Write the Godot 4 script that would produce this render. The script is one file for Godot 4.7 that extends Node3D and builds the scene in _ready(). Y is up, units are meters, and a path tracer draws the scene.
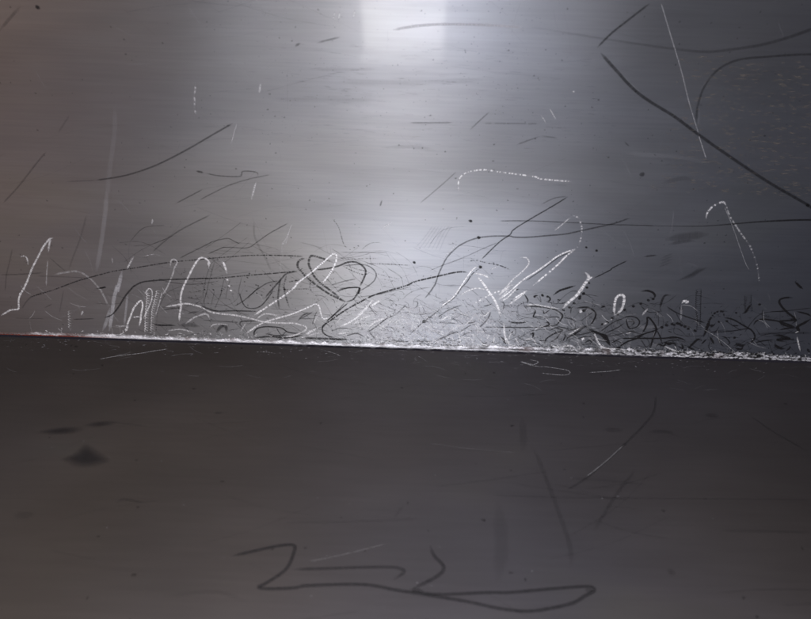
extends Node3D
# A corner inside a steel tank seen from below: the scratched roof plate above, the dark back wall plate below.
# x runs along the corner, y is up, z comes out of the back wall towards the camera.

const MM := 0.001
var rng := RandomNumberGenerator.new()
var made := {}
var mat_white: StandardMaterial3D
var mat_dark: StandardMaterial3D
var mat_haze: StandardMaterial3D
var mat_rust: StandardMaterial3D
var layer := 0
var mat_rust_pale: StandardMaterial3D
var grit: FastNoiseLite

func _ready() -> void:
	rng.seed = 4711
	camera_and_light()
	grit = noise(5, 0.5, 3)
	wave_roof = noise(3, 4.0, 2)
	wave_wall = noise(8, 4.0, 2)
	materials()
	var roof := roof_plate()
	var wall := back_wall()
	roof_marks(roof)
	wall_marks(wall)
	corner_seam()

func camera_and_light() -> void:
	var cam := Camera3D.new()
	cam.name = "camera"
	cam.fov = 42.0
	cam.near = 0.02
	cam.far = 20.0
	add_child(cam)
	var e := deg_to_rad(55.0)
	cam.position = Vector3(0, -0.75 * sin(e), 0.75 * cos(e))
	var up_tilt := e + deg_to_rad(2.73)
	var fwd := Vector3(0, sin(up_tilt), -cos(up_tilt))
	var up := Vector3(0, cos(up_tilt), sin(up_tilt))
	cam.basis = Basis(fwd.cross(up), up, -fwd).rotated(fwd, deg_to_rad(-1.9))
	cam.current = true
	var lens := CameraAttributesPhysical.new()
	lens.frustum_focal_length = 31.26
	lens.frustum_focus_distance = 0.745
	lens.exposure_aperture = 6.5
	cam.attributes = lens

	var env := Environment.new()
	env.background_mode = Environment.BG_COLOR
	env.background_color = Color(0.11, 0.103, 0.125)
	env.tonemap_mode = Environment.TONE_MAPPER_LINEAR
	env.tonemap_exposure = 1.38
	env.sdfgi_enabled = true
	env.ssao_enabled = true
	env.ssil_enabled = true
	var we := WorldEnvironment.new()
	we.name = "environment"
	we.environment = env
	add_child(we)
	area("flash_light", Vector3(-0.015, -0.56, 0.46), Vector3(0, -0.15, 0.0), Vector2(0.08, 0.05), 0.22, Color(0.98, 0.98, 1.0))
	area("low_light", Vector3(-0.08, -0.55, 0.24), Vector3(-0.08, -0.56, 0.0), Vector2(0.34, 0.04), 0.21, Color(1.0, 0.985, 0.97))
	# the lit opening low down at the foot of the back wall, brightest away from the wall
	area("opening_light", Vector3(-0.032, -1.1, 0.22), Vector3(-0.032, 0, 0.22), Vector2(0.155, 0.24), 0.04, Color(1, 0.99, 0.98))
	area("opening_light", Vector3(-0.032, -1.1, 0.07), Vector3(-0.032, 0, 0.07), Vector2(0.155, 0.06), 0.014, Color(1, 0.99, 0.98))
	area("opening_light", Vector3(-0.032, -1.1, 0.02), Vector3(-0.032, 0, 0.02), Vector2(0.155, 0.04), 0.008, Color(1, 0.99, 0.98))
	area("opening_light", Vector3(-0.032, -1.03, 0.004), Vector3(-0.032, -1.03, 1.0), Vector2(0.155, 0.14), 0.016, Color(1, 0.99, 0.98))
	area("left_light", Vector3(-0.85, -0.85, 0.42), Vector3(-0.25, -0.2, 0.05), Vector2(0.5, 0.4), 0.11, Color(1, 0.85, 0.75))
	area("right_light", Vector3(0.75, -0.8, 0.45), Vector3(0.3, -0.05, 0.15), Vector2(0.5, 0.4), 0.024, Color(0.9, 0.92, 1.0))
	var torch := SpotLight3D.new()
	torch.name = "torch_light"
	torch.light_energy = 0.165
	torch.light_color = Color(0.97, 0.98, 1.0)
	torch.light_size = 0.02
	torch.spot_angle = 10.5
	torch.spot_angle_attenuation = 1.0
	torch.spot_range = 3.0
	torch.shadow_enabled = true
	add_child(torch)
	torch.look_at_from_position(Vector3(0.0, -0.8, 0.12), Vector3(0.03, 0.0, 0.045), Vector3.BACK)

func area(called: String, at: Vector3, target: Vector3, size: Vector2, energy: float, col: Color) -> void:
	var l := AreaLight3D.new()
	l.name = called
	l.area_size = size
	l.light_energy = energy
	l.light_color = col
	l.shadow_enabled = true
	l.area_range = 4.0
	l.area_attenuation = 2.0
	add_child(l)
	var up := Vector3.UP if absf((target - at).normalized().y) < 0.95 else Vector3.BACK
	l.look_at_from_position(at, target, up)

func tag(o: Node, label: String, category: String, group := "") -> void:
	o.set_meta("label", label)
	o.set_meta("category", category)
	if group:
		o.set_meta("group", group)

# ---------------------------------------------------------------- materials
func noise(seed_: int, freq: float, octaves := 3) -> FastNoiseLite:
	var n := FastNoiseLite.new()
	n.seed = seed_
	n.noise_type = FastNoiseLite.TYPE_SIMPLEX_SMOOTH
	n.frequency = freq
	n.fractal_type = FastNoiseLite.FRACTAL_FBM
	n.fractal_octaves = octaves
	return n

func mark_material(col: Color, rough: float, metal: float) -> StandardMaterial3D:
	var m := StandardMaterial3D.new()
	m.albedo_color = col
	m.roughness = rough
	m.metallic = metal
	m.transparency = BaseMaterial3D.TRANSPARENCY_ALPHA
	m.vertex_color_use_as_albedo = true
	m.cull_mode = BaseMaterial3D.CULL_DISABLED
	return m

func materials() -> void:
	mat_white = mark_material(Color(0.93, 0.93, 0.95), 0.55, 0.0)
	mat_dark = mark_material(Color(0.10, 0.095, 0.11), 0.6, 0.0)
	mat_haze = mark_material(Color(0.80, 0.80, 0.83), 0.6, 0.0)
	mat_rust_pale = mark_material(Color(0.55, 0.51, 0.47), 0.8, 0.0)
	mat_rust = mark_material(Color(0.42, 0.18, 0.11), 0.8, 0.0)

# brushed steel: roughness and colour wander in long streaks along x (u); u, v are in tiles of tile_mm
func streak_image(size: Vector2i, seed_: int, lo: float, hi: float, specks: int, speck_value: float) -> Image:
	var a := noise(seed_, 0.012, 4)
	var b := noise(seed_ + 1, 0.11, 2)
	var c := noise(seed_ + 2, 0.006, 3)
	var data := PackedByteArray()
	data.resize(size.x * size.y)
	var row := PackedFloat32Array()
	for y in size.y:
		# ring coordinates make the tile repeat without a seam
		var wy := TAU * y / size.y
		var fine := b.get_noise_2d(y * 3.0, 7.0)
		for x in size.x:
			var wx := TAU * x / size.x
			var cx := cos(wx) * 60.0
			var sx := sin(wx) * 60.0
			var v := 0.5 + 0.34 * b.get_noise_3d(cx * 0.35, sx * 0.35, y * 2.2) + 0.3 * a.get_noise_3d(cx, sx, y * 1.6) + 0.25 * c.get_noise_3d(cx * 3.0, sx * 3.0, y * 1.0) + 0.08 * fine
			data[y * size.x + x] = int(255.0 * clampf(lerpf(lo, hi, v), 0.0, 1.0))
	var r := RandomNumberGenerator.new()
	r.seed = seed_ + 9
	for k in specks:
		var px := r.randi_range(2, size.x - 4)
		var py := r.randi_range(2, size.y - 4)
		var w := r.randi_range(1, 3)
		for i in w:
			for j in r.randi_range(1, 2):
				data[(py + j) * size.x + px + i] = int(lerpf(data[(py + j) * size.x + px + i], 255.0 * speck_value, r.randf_range(0.3, 0.9)))
	return Image.create_from_data(size.x, size.y, false, Image.FORMAT_L8, data)

func textured(img: Image) -> ImageTexture:
	return ImageTexture.create_from_image(img)

# one rectangular plate as a box with rounded feel: front sheet gently uneven, uv in metres / tile
func plate_mesh(origin: Vector3, ux: Vector3, vz: Vector3, normal: Vector3, w: float, d: float, thick: float, wave: float, seed_: int) -> ArrayMesh:
	var n := noise(seed_, 4.0, 2)
	var nx := 120
	var nz := 60
	var st := SurfaceTool.new()
	st.begin(Mesh.PRIMITIVE_TRIANGLES)
	st.set_smooth_group(0)
	for j in nz + 1:
		for i in nx + 1:
			var u := w * (float(i) / nx - 0.5)
			var v := d * float(j) / nz
			var fade := smoothstep(0.0, 0.06, v)
			st.set_uv(Vector2(u / 1.0 + 0.5, v / 0.6))
			st.set_uv2(Vector2(u / w + 0.5, v / d))
			st.add_vertex(origin + ux * u + vz * v + normal * (wave * fade * n.get_noise_2d(u, v)))
	for j in nz:
		for i in nx:
			var a := j * (nx + 1) + i
			st.add_index(a); st.add_index(a + nx + 1); st.add_index(a + 1)
			st.add_index(a + 1); st.add_index(a + nx + 1); st.add_index(a + nx + 2)
	st.generate_normals()
	st.generate_tangents()
	var m := st.commit()
	# back sheet and edges
	var bk := SurfaceTool.new()
	bk.begin(Mesh.PRIMITIVE_TRIANGLES)
	bk.set_smooth_group(-1)
	var c: Array[Vector3] = []
	for k in 8:
		c.append(origin + ux * (w * (0.5 if k & 1 else -0.5)) + vz * (d if k & 2 else 0.0) - normal * (thick if k & 4 else 0.0005))
	for q in [[4, 5, 7, 6], [0, 1, 5, 4], [2, 6, 7, 3], [0, 4, 6, 2], [1, 3, 7, 5]]:
		for t in [0, 1, 2, 0, 2, 3]:
			bk.set_uv(Vector2(0.1, 0.1))
			bk.set_uv2(Vector2(0.1, 0.1))
			bk.add_vertex(c[q[t]])
	bk.generate_normals()
	bk.commit(m)
	return m

# the tint of handled steel: large soft clouds, a little warm here and a little blue there
func cloud_image(seed_: int, depth: float) -> Image:
	var a := noise(seed_, 0.018, 4)
	var b := noise(seed_ + 3, 0.010, 3)
	var img := Image.create(256, 128, false, Image.FORMAT_RGB8)
	for y in 128:
		for x in 256:
			var k := 1.0 - depth * clampf(0.45 + 0.9 * a.get_noise_2d(x * 0.8, y * 1.6), 0.0, 1.0)
			var t := 0.10 * depth / 0.2 * b.get_noise_2d(x, y * 1.2)
			img.set_pixel(x, y, Color(k * (1.0 + 0.5 * t), k, k * (1.0 - t)).clamp())
	if seed_ > 300:
		img.flip_x()
	return img

func steel(col: Color, rough: float, aniso: float, grain: Image, rough_img: Image, metal: float, seed_: int, depth: float, coat := 0.0, coat_rough := 0.1) -> StandardMaterial3D:
	var m := StandardMaterial3D.new()
	m.albedo_color = col
	m.albedo_texture = textured(grain)
	m.metallic = metal
	m.detail_enabled = true
	m.detail_blend_mode = BaseMaterial3D.BLEND_MODE_MUL
	m.detail_uv_layer = BaseMaterial3D.DETAIL_UV_2
	m.detail_albedo = textured(cloud_image(seed_, depth))
	m.roughness = rough
	m.roughness_texture = textured(rough_img)
	m.roughness_texture_channel = BaseMaterial3D.TEXTURE_CHANNEL_RED
	m.anisotropy_enabled = absf(aniso) > 0.0
	m.anisotropy = aniso
	m.metallic_specular = 0.5 if metal > 0.5 else 0.15
	if coat > 0.0:
		m.clearcoat_enabled = true
		m.clearcoat = coat
		m.clearcoat_roughness = coat_rough
	m.cull_mode = BaseMaterial3D.CULL_DISABLED
	return m

func roof_plate() -> MeshInstance3D:
	var o := MeshInstance3D.new()
	o.name = "roof_plate"
	o.mesh = plate_mesh(Vector3.ZERO, Vector3.RIGHT, Vector3.BACK, Vector3.DOWN, 1.7, 0.6, 0.004, 0.0012, 3)
	var grain := streak_image(Vector2i(2048, 1024), 21, 0.93, 1.0, 900, 0.6)
	var rg := streak_image(Vector2i(512, 256), 41, 0.88, 1.0, 0, 0.0)
	o.material_override = steel(Color(0.69, 0.695, 0.722), 0.6, -0.68, grain, rg, 1.0, 201, 0.10, 0.7, 0.06)
	tag(o, "brushed grey steel roof plate of the tank, covered with scratches along its lower edge", "steel plate")
	add_child(o, true)
	return o

func back_wall() -> MeshInstance3D:
	var o := MeshInstance3D.new()
	o.name = "back_wall_plate"
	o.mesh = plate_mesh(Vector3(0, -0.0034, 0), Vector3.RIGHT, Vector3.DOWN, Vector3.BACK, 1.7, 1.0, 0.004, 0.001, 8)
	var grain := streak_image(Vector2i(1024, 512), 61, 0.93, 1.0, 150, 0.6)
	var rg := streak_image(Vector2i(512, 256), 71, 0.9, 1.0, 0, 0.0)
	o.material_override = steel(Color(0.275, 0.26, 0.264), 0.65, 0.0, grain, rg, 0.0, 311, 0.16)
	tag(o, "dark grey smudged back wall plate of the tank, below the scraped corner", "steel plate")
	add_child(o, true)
	return o

# ---------------------------------------------------------------- marks on the plates
# a point of a plate in millimetres: along the corner, and away from it (on the roof towards the camera, on the wall downwards)
var on_wall := false
var wave_roof: FastNoiseLite
var wave_wall: FastNoiseLite

func spot(p: Vector2, lift: float) -> Vector3:
	var u := p.x * MM
	var v := p.y * MM
	if on_wall:
		return Vector3(u, -v - 0.0034, lift * MM + 0.001 * smoothstep(0.0, 0.06, v) * wave_wall.get_noise_2d(u, v))
	return Vector3(u, -lift * MM - 0.0012 * smoothstep(0.0, 0.06, v) * wave_roof.get_noise_2d(u, v), v)

func curve(c: Array, step: float) -> PackedVector2Array:
	var pts := PackedVector2Array()
	for k in c.size() / 2:
		pts.append(Vector2(c[2 * k], c[2 * k + 1]))
	var out := PackedVector2Array()
	for k in pts.size() - 1:
		var a := pts[maxi(k - 1, 0)]
		var b := pts[k]
		var d := pts[k + 1]
		var e := pts[mini(k + 2, pts.size() - 1)]
		var n := maxi(1, int(b.distance_to(d) / step))
		for i in n:
			out.append(b.cubic_interpolate(d, a, e, float(i) / n))
	out.append(pts[pts.size() - 1])
	return out

func ribbon(st: SurfaceTool, path: PackedVector2Array, width: float, alpha: float, style: String, amount: float, period: float, lift: float, rough: float) -> void:
	var n := path.size()
	if n < 2:
		return
	var along := 0.0
	var seed_at := rng.randf() * 900.0
	var prev_ok := false
	var prev: Array[Vector3] = []
	var prev_a := 0.0
	var total := 0.0
	for k in n - 1:
		total += path[k].distance_to(path[k + 1])
	for k in n:
		if k > 0:
			along += path[k].distance_to(path[k - 1])
		var t := (path[mini(k + 1, n - 1)] - path[maxi(k - 1, 0)]).normalized()
		var side := Vector2(-t.y, t.x)
		var q := path[k]
		var w := width * (1.0 + rough * 0.34 * grit.get_noise_2d(along * 2.1, seed_at))
		var a := alpha * clampf(1.0 + rough * 1.1 * grit.get_noise_2d(along * 1.3, seed_at + 50.0), 0.2, 1.25)
		var ends := minf(along, total - along)
		w *= 0.35 + 0.65 * smoothstep(0.0, minf(width * 2.0, total * 0.3), ends)
		a *= 0.4 + 0.6 * smoothstep(0.0, minf(width * 3.0, total * 0.3), ends)
		match style:
			"dash":
				var ph := fposmod(along + 0.9 * period * grit.get_noise_2d(along * 0.25, seed_at), period) / period
				var keep := amount * (1.0 + 0.7 * grit.get_noise_2d(floorf(along / period) * 9.0, seed_at + 20.0))
				a *= lerpf(1.0, 0.12, smoothstep(keep - 0.08, keep + 0.08, ph))
				w *= lerpf(1.0, 0.6, smoothstep(keep - 0.1, keep + 0.1, ph))
			"dots":
				var ph2 := absf(fposmod(along, period) / period - 0.5) * 2.0
				var on := 1.0 - smoothstep(amount * 0.7, amount, ph2)
				a *= on
				w *= 0.5 + 0.5 * on
			"coil":
				q += side * amount * sin(TAU * along / period) + t * amount * 0.4 * cos(TAU * along / period)
			"fade":
				a *= 1.0 - 0.9 * along / total
			"rise":
				a *= 0.15 + 0.85 * along / total
				w *= 0.5 + 0.7 * along / total
		a = clampf(a, 0.0, 1.0)
		q += side * width * 0.12 * rough * grit.get_noise_2d(along * 3.0, seed_at + 99.0)
		var e1 := 0.5 * w
		var c1 := 0.26 * w
		var now: Array[Vector3] = [spot(q - side * e1, lift * 0.6), spot(q - side * c1, lift), spot(q + side * c1, lift), spot(q + side * e1, lift * 0.6)]
		if prev_ok and (a > 0.004 or prev_a > 0.004):
			for s in 3:
				var l0 := 0.0 if s == 0 else prev_a
				var r0 := 0.0 if s == 2 else prev_a
				var l1 := 0.0 if s == 0 else a
				var r1 := 0.0 if s == 2 else a
				var quad := [[prev[s], l0], [now[s], l1], [now[s + 1], r1], [prev[s], l0], [now[s + 1], r1], [prev[s + 1], r0]]
				if not on_wall:
					quad.reverse()
				for v in quad:
					st.set_color(Color(1, 1, 1, v[1]))
					st.set_normal(Vector3.BACK if on_wall else Vector3.DOWN)
					st.add_vertex(v[0])
		prev = now
		prev_a = a
		prev_ok = true

func mark(plate: Node3D, called: String, m: StandardMaterial3D, c: Array, width: float, alpha: float, style := "", amount := 0.0, period := 1.0, label := "") -> void:
	var st := SurfaceTool.new()
	st.begin(Mesh.PRIMITIVE_TRIANGLES)
	layer = (layer + 1) % 40
	var rough := 1.25 if m == mat_white else 0.38
	var path := curve(c, 0.55)
	if style == "coil":
		path = curve(c, 0.3)
	ribbon(st, path, width, alpha, style, amount, period, 0.14 + 0.006 * layer, rough)
	add_part(plate, called, st, m, label)

# a row of separate touches left by a chattering tool
func dots(plate: Node3D, called: String, m: StandardMaterial3D, c: Array, size: float, alpha: float) -> void:
	var st := SurfaceTool.new()
	st.begin(Mesh.PRIMITIVE_TRIANGLES)
	layer = (layer + 1) % 40
	for k in c.size() / 2:
		var p := Vector2(c[2 * k], c[2 * k + 1])
		var e := Vector2(0.55 + 0.2 * rng.randf(), -0.5 + 0.3 * rng.randf()) * size * 0.75
		ribbon(st, curve([p.x - e.x, p.y - e.y, p.x, p.y, p.x + e.x, maxf(0.3, p.y + e.y)], 0.4), size * rng.randf_range(0.8, 1.2), alpha, "", 0.0, 1.0, 0.14 + 0.006 * layer, 0.5)
	add_part(plate, called, st, m)

func add_part(plate: Node3D, called: String, st: SurfaceTool, m: Material, label := "", kind := "") -> void:
	var o := MeshInstance3D.new()
	var k: int = made.get(called + plate.name, 0)
	made[called + plate.name] = k + 1
	o.name = called if k == 0 else "%s_%03d" % [called, k]
	o.mesh = st.commit()
	o.material_override = m
	if label:
		o.set_meta("label", label)
	if kind:
		o.set_meta("kind", kind)
	plate.add_child(o, true)

# a filled stain with a soft uneven rim
func stain(plate: Node3D, c: Array, alpha: float, soft: float) -> void:
	var ring := curve(c + [c[0], c[1]], 1.2)
	var mid := Vector2.ZERO
	for p in ring:
		mid += p / ring.size()
	layer = (layer + 1) % 40
	var lift := 0.14 + 0.006 * layer
	var st := SurfaceTool.new()
	st.begin(Mesh.PRIMITIVE_TRIANGLES)
	var n := ring.size() - 1
	for k in n:
		var a := ring[k]
		var b := ring[(k + 1) % n]
		a = mid + (a - mid) * (1.22 + 0.08 * grit.get_noise_2d(a.x * 0.5, a.y * 0.5))
		b = mid + (b - mid) * (1.22 + 0.08 * grit.get_noise_2d(b.x * 0.5, b.y * 0.5))
		var ai := mid.lerp(a, soft)
		var bi := mid.lerp(b, soft)
		for v in [[mid, alpha], [ai, alpha * 0.9], [bi, alpha * 0.9], [ai, alpha * 0.9], [a, 0.0], [b, 0.0], [ai, alpha * 0.9], [b, 0.0], [bi, alpha * 0.9]]:
			st.set_color(Color(1, 1, 1, v[1]))
			st.set_normal(Vector3.BACK if on_wall else Vector3.DOWN)
			st.add_vertex(spot(v[0], lift))
	add_part(plate, "stain", st, mat_dark)

# many short random nicks inside a box (mm), thickest near the corner; joined, because nobody could count them
func nicks(plate: Node3D, called: String, m: StandardMaterial3D, count: int, x0: float, x1: float, v0: float, v1: float, length: float, width: float, alpha: float, tilt: float, spread: float, pull: float, curl := 0.0) -> void:
	var st := SurfaceTool.new()
	st.begin(Mesh.PRIMITIVE_TRIANGLES)
	for k in count:
		var p := Vector2(rng.randf_range(x0, x1), lerpf(v0, v1, pow(rng.randf(), pull)))
		var edge := minf(p.x - x0, x1 - p.x) / maxf(1.0, 0.22 * (x1 - x0))
		if rng.randf() > 0.15 + edge:
			continue
		var ang := tilt + rng.randfn(0.0, spread)
		var l := length * rng.randf_range(0.35, 1.5)
		var dir := Vector2(cos(ang), sin(ang)) * l
		var bend := Vector2(-dir.y, dir.x) * rng.randf_range(-curl, curl)
		var b := p + dir * 0.5 + bend
		var e := p + dir
		ribbon(st, curve([p.x, maxf(p.y, 0.4), b.x, maxf(b.y, 0.4), e.x, maxf(e.y, 0.4)], maxf(0.5, l / 14.0)), width * rng.randf_range(0.6, 1.4), alpha * rng.randf_range(0.3, 1.0), "", 0.0, 1.0, 0.12 + 0.25 * rng.randf(), 0.8)
	add_part(plate, called, st, m, "", "stuff")

func roof_marks(p: MeshInstance3D) -> void:
	on_wall = false
	mark(p, "scratch", mat_white, [-304.8, 103.1, -308.6, 101.6, -315.5, 94.1, -323.3, 82.4, -330.5, 71.3, -336.6, 60, -341.4, 52.1, -346.9, 44.1, -345.7, 46.5, -349.2, 39.2, -351.2, 30.4, -353.5, 28.6, -359.9, 27.4, -369.5, 21.2], 1.9, 0.66, "", 0.0, 1, "long white scratch with a sharp hook at its top, leftmost on the roof")
	mark(p, "scratch", mat_white, [-306.6, 103, -309.5, 97.6, -312.2, 88.9], 1.9, 0.55)
	mark(p, "scratch", mat_white, [-314.5, 80.7, -318.4, 66.2, -321.3, 54.3], 1.23, 0.23)
	mark(p, "scratch", mat_white, [-338, 83.2, -334.2, 84.1, -332.4, 81.4, -332.9, 75.3], 1.71, 0.47)
	mark(p, "scratch", mat_white, [-311.7, 66.5, -299.1, 69.7, -290.5, 70.7, -283.9, 67.5, -277.9, 60.8, -273.3, 52.6, -273.2, 53.5, -270.6, 43.7, -269, 35.1], 2.28, 0.17)
	mark(p, "haze_streak", mat_haze, [-250.7, 149.8, -255, 131.4, -264.1, 99.5, -273.5, 71.1], 4.46, 0.12)
	mark(p, "haze_streak", mat_haze, [-232.6, 221.1, -236.2, 199.3, -246, 164.9, -252.2, 140.9], 4.46, 0.05)
	mark(p, "scuff", mat_dark, [-360.2, 64.6, -344.4, 65.5, -327.2, 67.3, -321, 68.2], 1.49, 0.22)
	mark(p, "scuff", mat_dark, [-338.7, 42.2, -314.9, 51, -293.7, 60.2, -278.3, 65.7, -261.6, 71.2, -255.8, 72.8, -239.7, 76.1, -221.3, 80.2, -205.4, 83.5, -192.1, 85.4, -170.8, 88.5, -156.5, 90.3, -138.6, 92.4, -120.9, 93.4, -106.8, 93.6, -90.3, 93.5], 1.49, 0.56, "dash", 0.7, 2.2)
	mark(p, "scuff", mat_dark, [-326.6, 64.5, -306.1, 64.6, -283.3, 64.5], 1.02, 0.2)
	mark(p, "scuff", mat_dark, [-343.3, 91.1, -348.8, 77.4, -354.2, 64.9, -359.4, 47.8], 1.49, 0.16)
	mark(p, "scuff", mat_dark, [-278.1, 53.1, -268, 55.6, -273.4, 54, -267.1, 55.6], 1.86, 0.4)
	mark(p, "scuff", mat_dark, [-312.9, 84.2, -306.2, 76.3, -300.3, 69.7], 1.21, 0.2)
	mark(p, "scuff", mat_dark, [-272, 126.1, -282.1, 102.6, -291.4, 85, -297.4, 72.5], 1.86, 0.12)
	mark(p, "scratch", mat_white, [-304.5, 29.6, -306, 21.9, -308.3, 8.7], 1.23, 0.35, "coil", 1.8, 2.8)
	mark(p, "scratch", mat_white, [-292.7, 29.8, -295.6, 24.5], 1.71, 0.39)
	mark(p, "scuff", mat_dark, [-357.5, 19.1, -343.8, 19.2, -330.1, 19.5], 0.93, 0.24)
	mark(p, "scuff", mat_dark, [-303.9, 19.8, -293.8, 20.5, -283.7, 21.3], 1.21, 0.4)
	mark(p, "scuff", mat_dark, [-327.6, 31.3, -319.2, 36], 1.21, 0.24)
	mark(p, "scuff", mat_dark, [-349, 29, -339, 41, -323.9, 48.7], 1.4, 0.2)
	mark(p, "scuff", mat_dark, [-315.1, 26, -306.4, 50.8], 1.4, 0.14)
	mark(p, "scratch", mat_white, [-238, 87.7, -241.9, 81.5, -246, 74.5], 1.9, 0.47)
	mark(p, "haze_streak", mat_haze, [-250.4, 73, -253.8, 63.2, -258, 51.8, -257.2, 56.9, -262.3, 44, -266.8, 27.9, -271.2, 12.9, -272.6, 8.3], 3.87, 0.42)
	mark(p, "haze_streak", mat_haze, [-249.4, 48.8, -254.4, 28.4, -257.8, 14.9], 2.38, 0.28)
	mark(p, "scratch", mat_white, [-231.7, 85.9, -227.2, 88.8, -219.8, 90.6, -214.1, 89.2], 1.14, 0.31, "dash", 0.55, 3.5)
	mark(p, "scratch", mat_white, [-207.2, 78.7, -205.9, 84.2, -203.9, 86.3, -201.6, 85.7, -200.7, 83, -203.8, 77.5, -205.7, 71.9, -210.5, 62, -213.8, 55.6, -218.3, 49], 1.61, 0.33)
	mark(p, "scratch", mat_white, [-206.5, 21.4, -204.8, 30.3, -202.9, 37.7, -202.2, 46.3, -200.1, 53.5, -200.9, 51.8, -197.6, 59.7, -191.4, 71.1, -185.5, 81.6, -180.6, 88.1, -176.4, 88.7, -173.1, 86.1, -172.2, 82.7, -173.1, 84.1, -173.1, 78], 2.09, 0.7, "", 0.0, 1, "tall white arch-shaped scratch left of the middle")
	mark(p, "scuff", mat_dark, [-275.2, 22.4, -267.1, 26.4, -259.4, 35.4, -251.4, 47.3, -242.6, 57.5, -242.6, 57.3, -234.7, 61.8, -223.5, 63.9, -208.9, 65.6, -193.1, 66.9, -174.9, 68.5], 1.86, 0.56)
	mark(p, "scuff", mat_dark, [-182.6, 67.6, -164.4, 69.1, -152.3, 70.8, -134.1, 73.3, -116.1, 75.6, -95.7, 78.6], 1.58, 0.6, "dash", 0.72, 2.2)
	mark(p, "scuff", mat_dark, [-194.8, 52.1, -184.8, 54.6, -174.8, 57.1], 1.21, 0.4, "dash", 0.45, 2.6)
	mark(p, "scuff", mat_dark, [-220.7, 93, -208.6, 104, -193.2, 115.6, -167.4, 130], 1.49, 0.26)
	mark(p, "scuff", mat_dark, [-197.8, 87.8, -185.1, 95, -170.1, 103.5, -168, 104.9, -154.9, 108.4, -149.2, 106.2, -143.7, 103.2], 1.21, 0.34)
	mark(p, "scratch", mat_white, [-216.2, 125, -217.5, 119.9], 1.71, 0.39)
	mark(p, "scratch", mat_white, [-256.9, 86.3, -257.5, 80.2], 1.42, 0.16)
	mark(p, "scratch", mat_white, [-256.1, 13.5, -251.6, 22.6, -246.2, 33.8, -240.1, 41.3, -237.6, 42.1, -237.8, 36.3, -240.1, 28.9, -241.8, 21.5, -244.1, 14.7], 1.99, 0.74, "", 0.0, 1, "small bright white scratch shaped like a capital A above the seam")
	mark(p, "scratch", mat_white, [-248.9, 24.2, -241.3, 25.2], 1.71, 0.62)
	mark(p, "scratch", mat_white, [-257.6, 8.2, -256.6, 10.5, -254, 15.1], 2.85, 0.62)
	mark(p, "scratch", mat_white, [-234.1, 49.4, -232.5, 51.5, -229.3, 55.5, -226.9, 52.5, -229, 42.4, -234.1, 32.1, -239.1, 23.1], 1.33, 0.58)
	mark(p, "scratch", mat_white, [-229.6, 53.8, -231, 43.8, -233.5, 32.1, -235.8, 20.2, -237.5, 8.2], 1.09, 0.66, "coil", 2.3, 2.7, "upright coil-shaped white scratch beside the capital A")
	mark(p, "scratch", mat_white, [-220.1, 53.4, -223.2, 44.1, -227.3, 32.3, -229.1, 23.5, -231.8, 8.4], 1.04, 0.55, "coil", 2.8, 2.5)
	mark(p, "scratch", mat_white, [-217.8, 52.8, -221.8, 41.3, -227.5, 26.5], 1.23, 0.39)
	mark(p, "scuff", mat_dark, [-231.6, 18.9, -226.4, 16.5, -210.1, 16.8], 2.23, 0.68)
	mark(p, "scuff", mat_dark, [-207.7, 16.2, -197.5, 18, -187.8, 16.2], 5.58, 0.28)
	mark(p, "scuff", mat_dark, [-221.7, 32.6, -212.8, 34.7, -202.8, 36.2], 1.3, 0.4)
	mark(p, "scuff", mat_dark, [-198.6, 29.8, -193.5, 31.5, -187.2, 32.5], 1.86, 0.36)
	mark(p, "scratch", mat_white, [-201.2, 18.6, -192.9, 25.6, -183.8, 29.7, -180.1, 29.8, -179.3, 26.2], 1.99, 0.39)
	mark(p, "scratch", mat_white, [-218.4, 10.5, -205.7, 12.5, -193.5, 9.2], 1.71, 0.43)
	mark(p, "scratch", mat_white, [-266.6, 14.6, -261.7, 13.9, -255.3, 15], 1.42, 0.31)
	mark(p, "haze_streak", mat_haze, [-278.9, 8.1, -273.3, 18.8, -267.7, 33.7], 3.57, 0.3)
	mark(p, "scuff", mat_dark, [-172.8, 92.8, -164.1, 97.1, -156.8, 99.8, -138.1, 100.1, -129.5, 105.7, -117.2, 115.2, -101.7, 124.8], 1.21, 0.34)
	mark(p, "scuff", mat_dark, [-130.4, 125, -131.2, 113.4, -128.5, 103.1, -123.4, 91.3, -118.4, 76.6], 2.23, 0.13)
	mark(p, "scratch", mat_white, [-162.9, 85.1, -160.5, 85.2, -158.7, 79.2, -158, 73.7], 2.28, 0.7)
	dots(p, "scratch", mat_white, [-158.2, 67.5, -157.3, 61.3, -155.9, 56.4], 2.2, 0.9)
	mark(p, "scratch", mat_white, [-98.2, 124.9, -103.5, 111.8, -108, 103.2], 0.85, 0.35)
	mark(p, "scratch", mat_white, [-100.9, 117.1, -105.1, 104], 0.85, 0.27)
	mark(p, "scratch", mat_white, [-107.1, 109.1, -111.2, 76.9], 0.85, 0.16)
	mark(p, "scratch", mat_white, [-137.2, 30.8, -124.2, 40.7, -108.9, 52.8, -98.8, 62.3, -96.2, 66.4, -84.9, 76.5, -81.7, 79.4, -71.9, 89.2, -64.7, 96.2, -62.1, 96.3, -61.2, 93.7, -61.9, 88.9, -65, 81.4, -69.9, 73, -75.5, 65.8], 2.18, 0.78, "", 0.0, 1, "long white loop-topped scratch crossing the dark oval scribble")
	mark(p, "scuff", mat_dark, [-167.6, 85.6, -174.3, 66.2, -179.7, 49.1], 1.02, 0.22)
	mark(p, "scuff", mat_dark, [-160, 70.9, -163.5, 59.6, -166.4, 48.2], 1.02, 0.22)
	mark(p, "scuff", mat_dark, [-145, 71.5, -148.5, 58.8, -150.5, 48.8], 1.02, 0.22)
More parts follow.
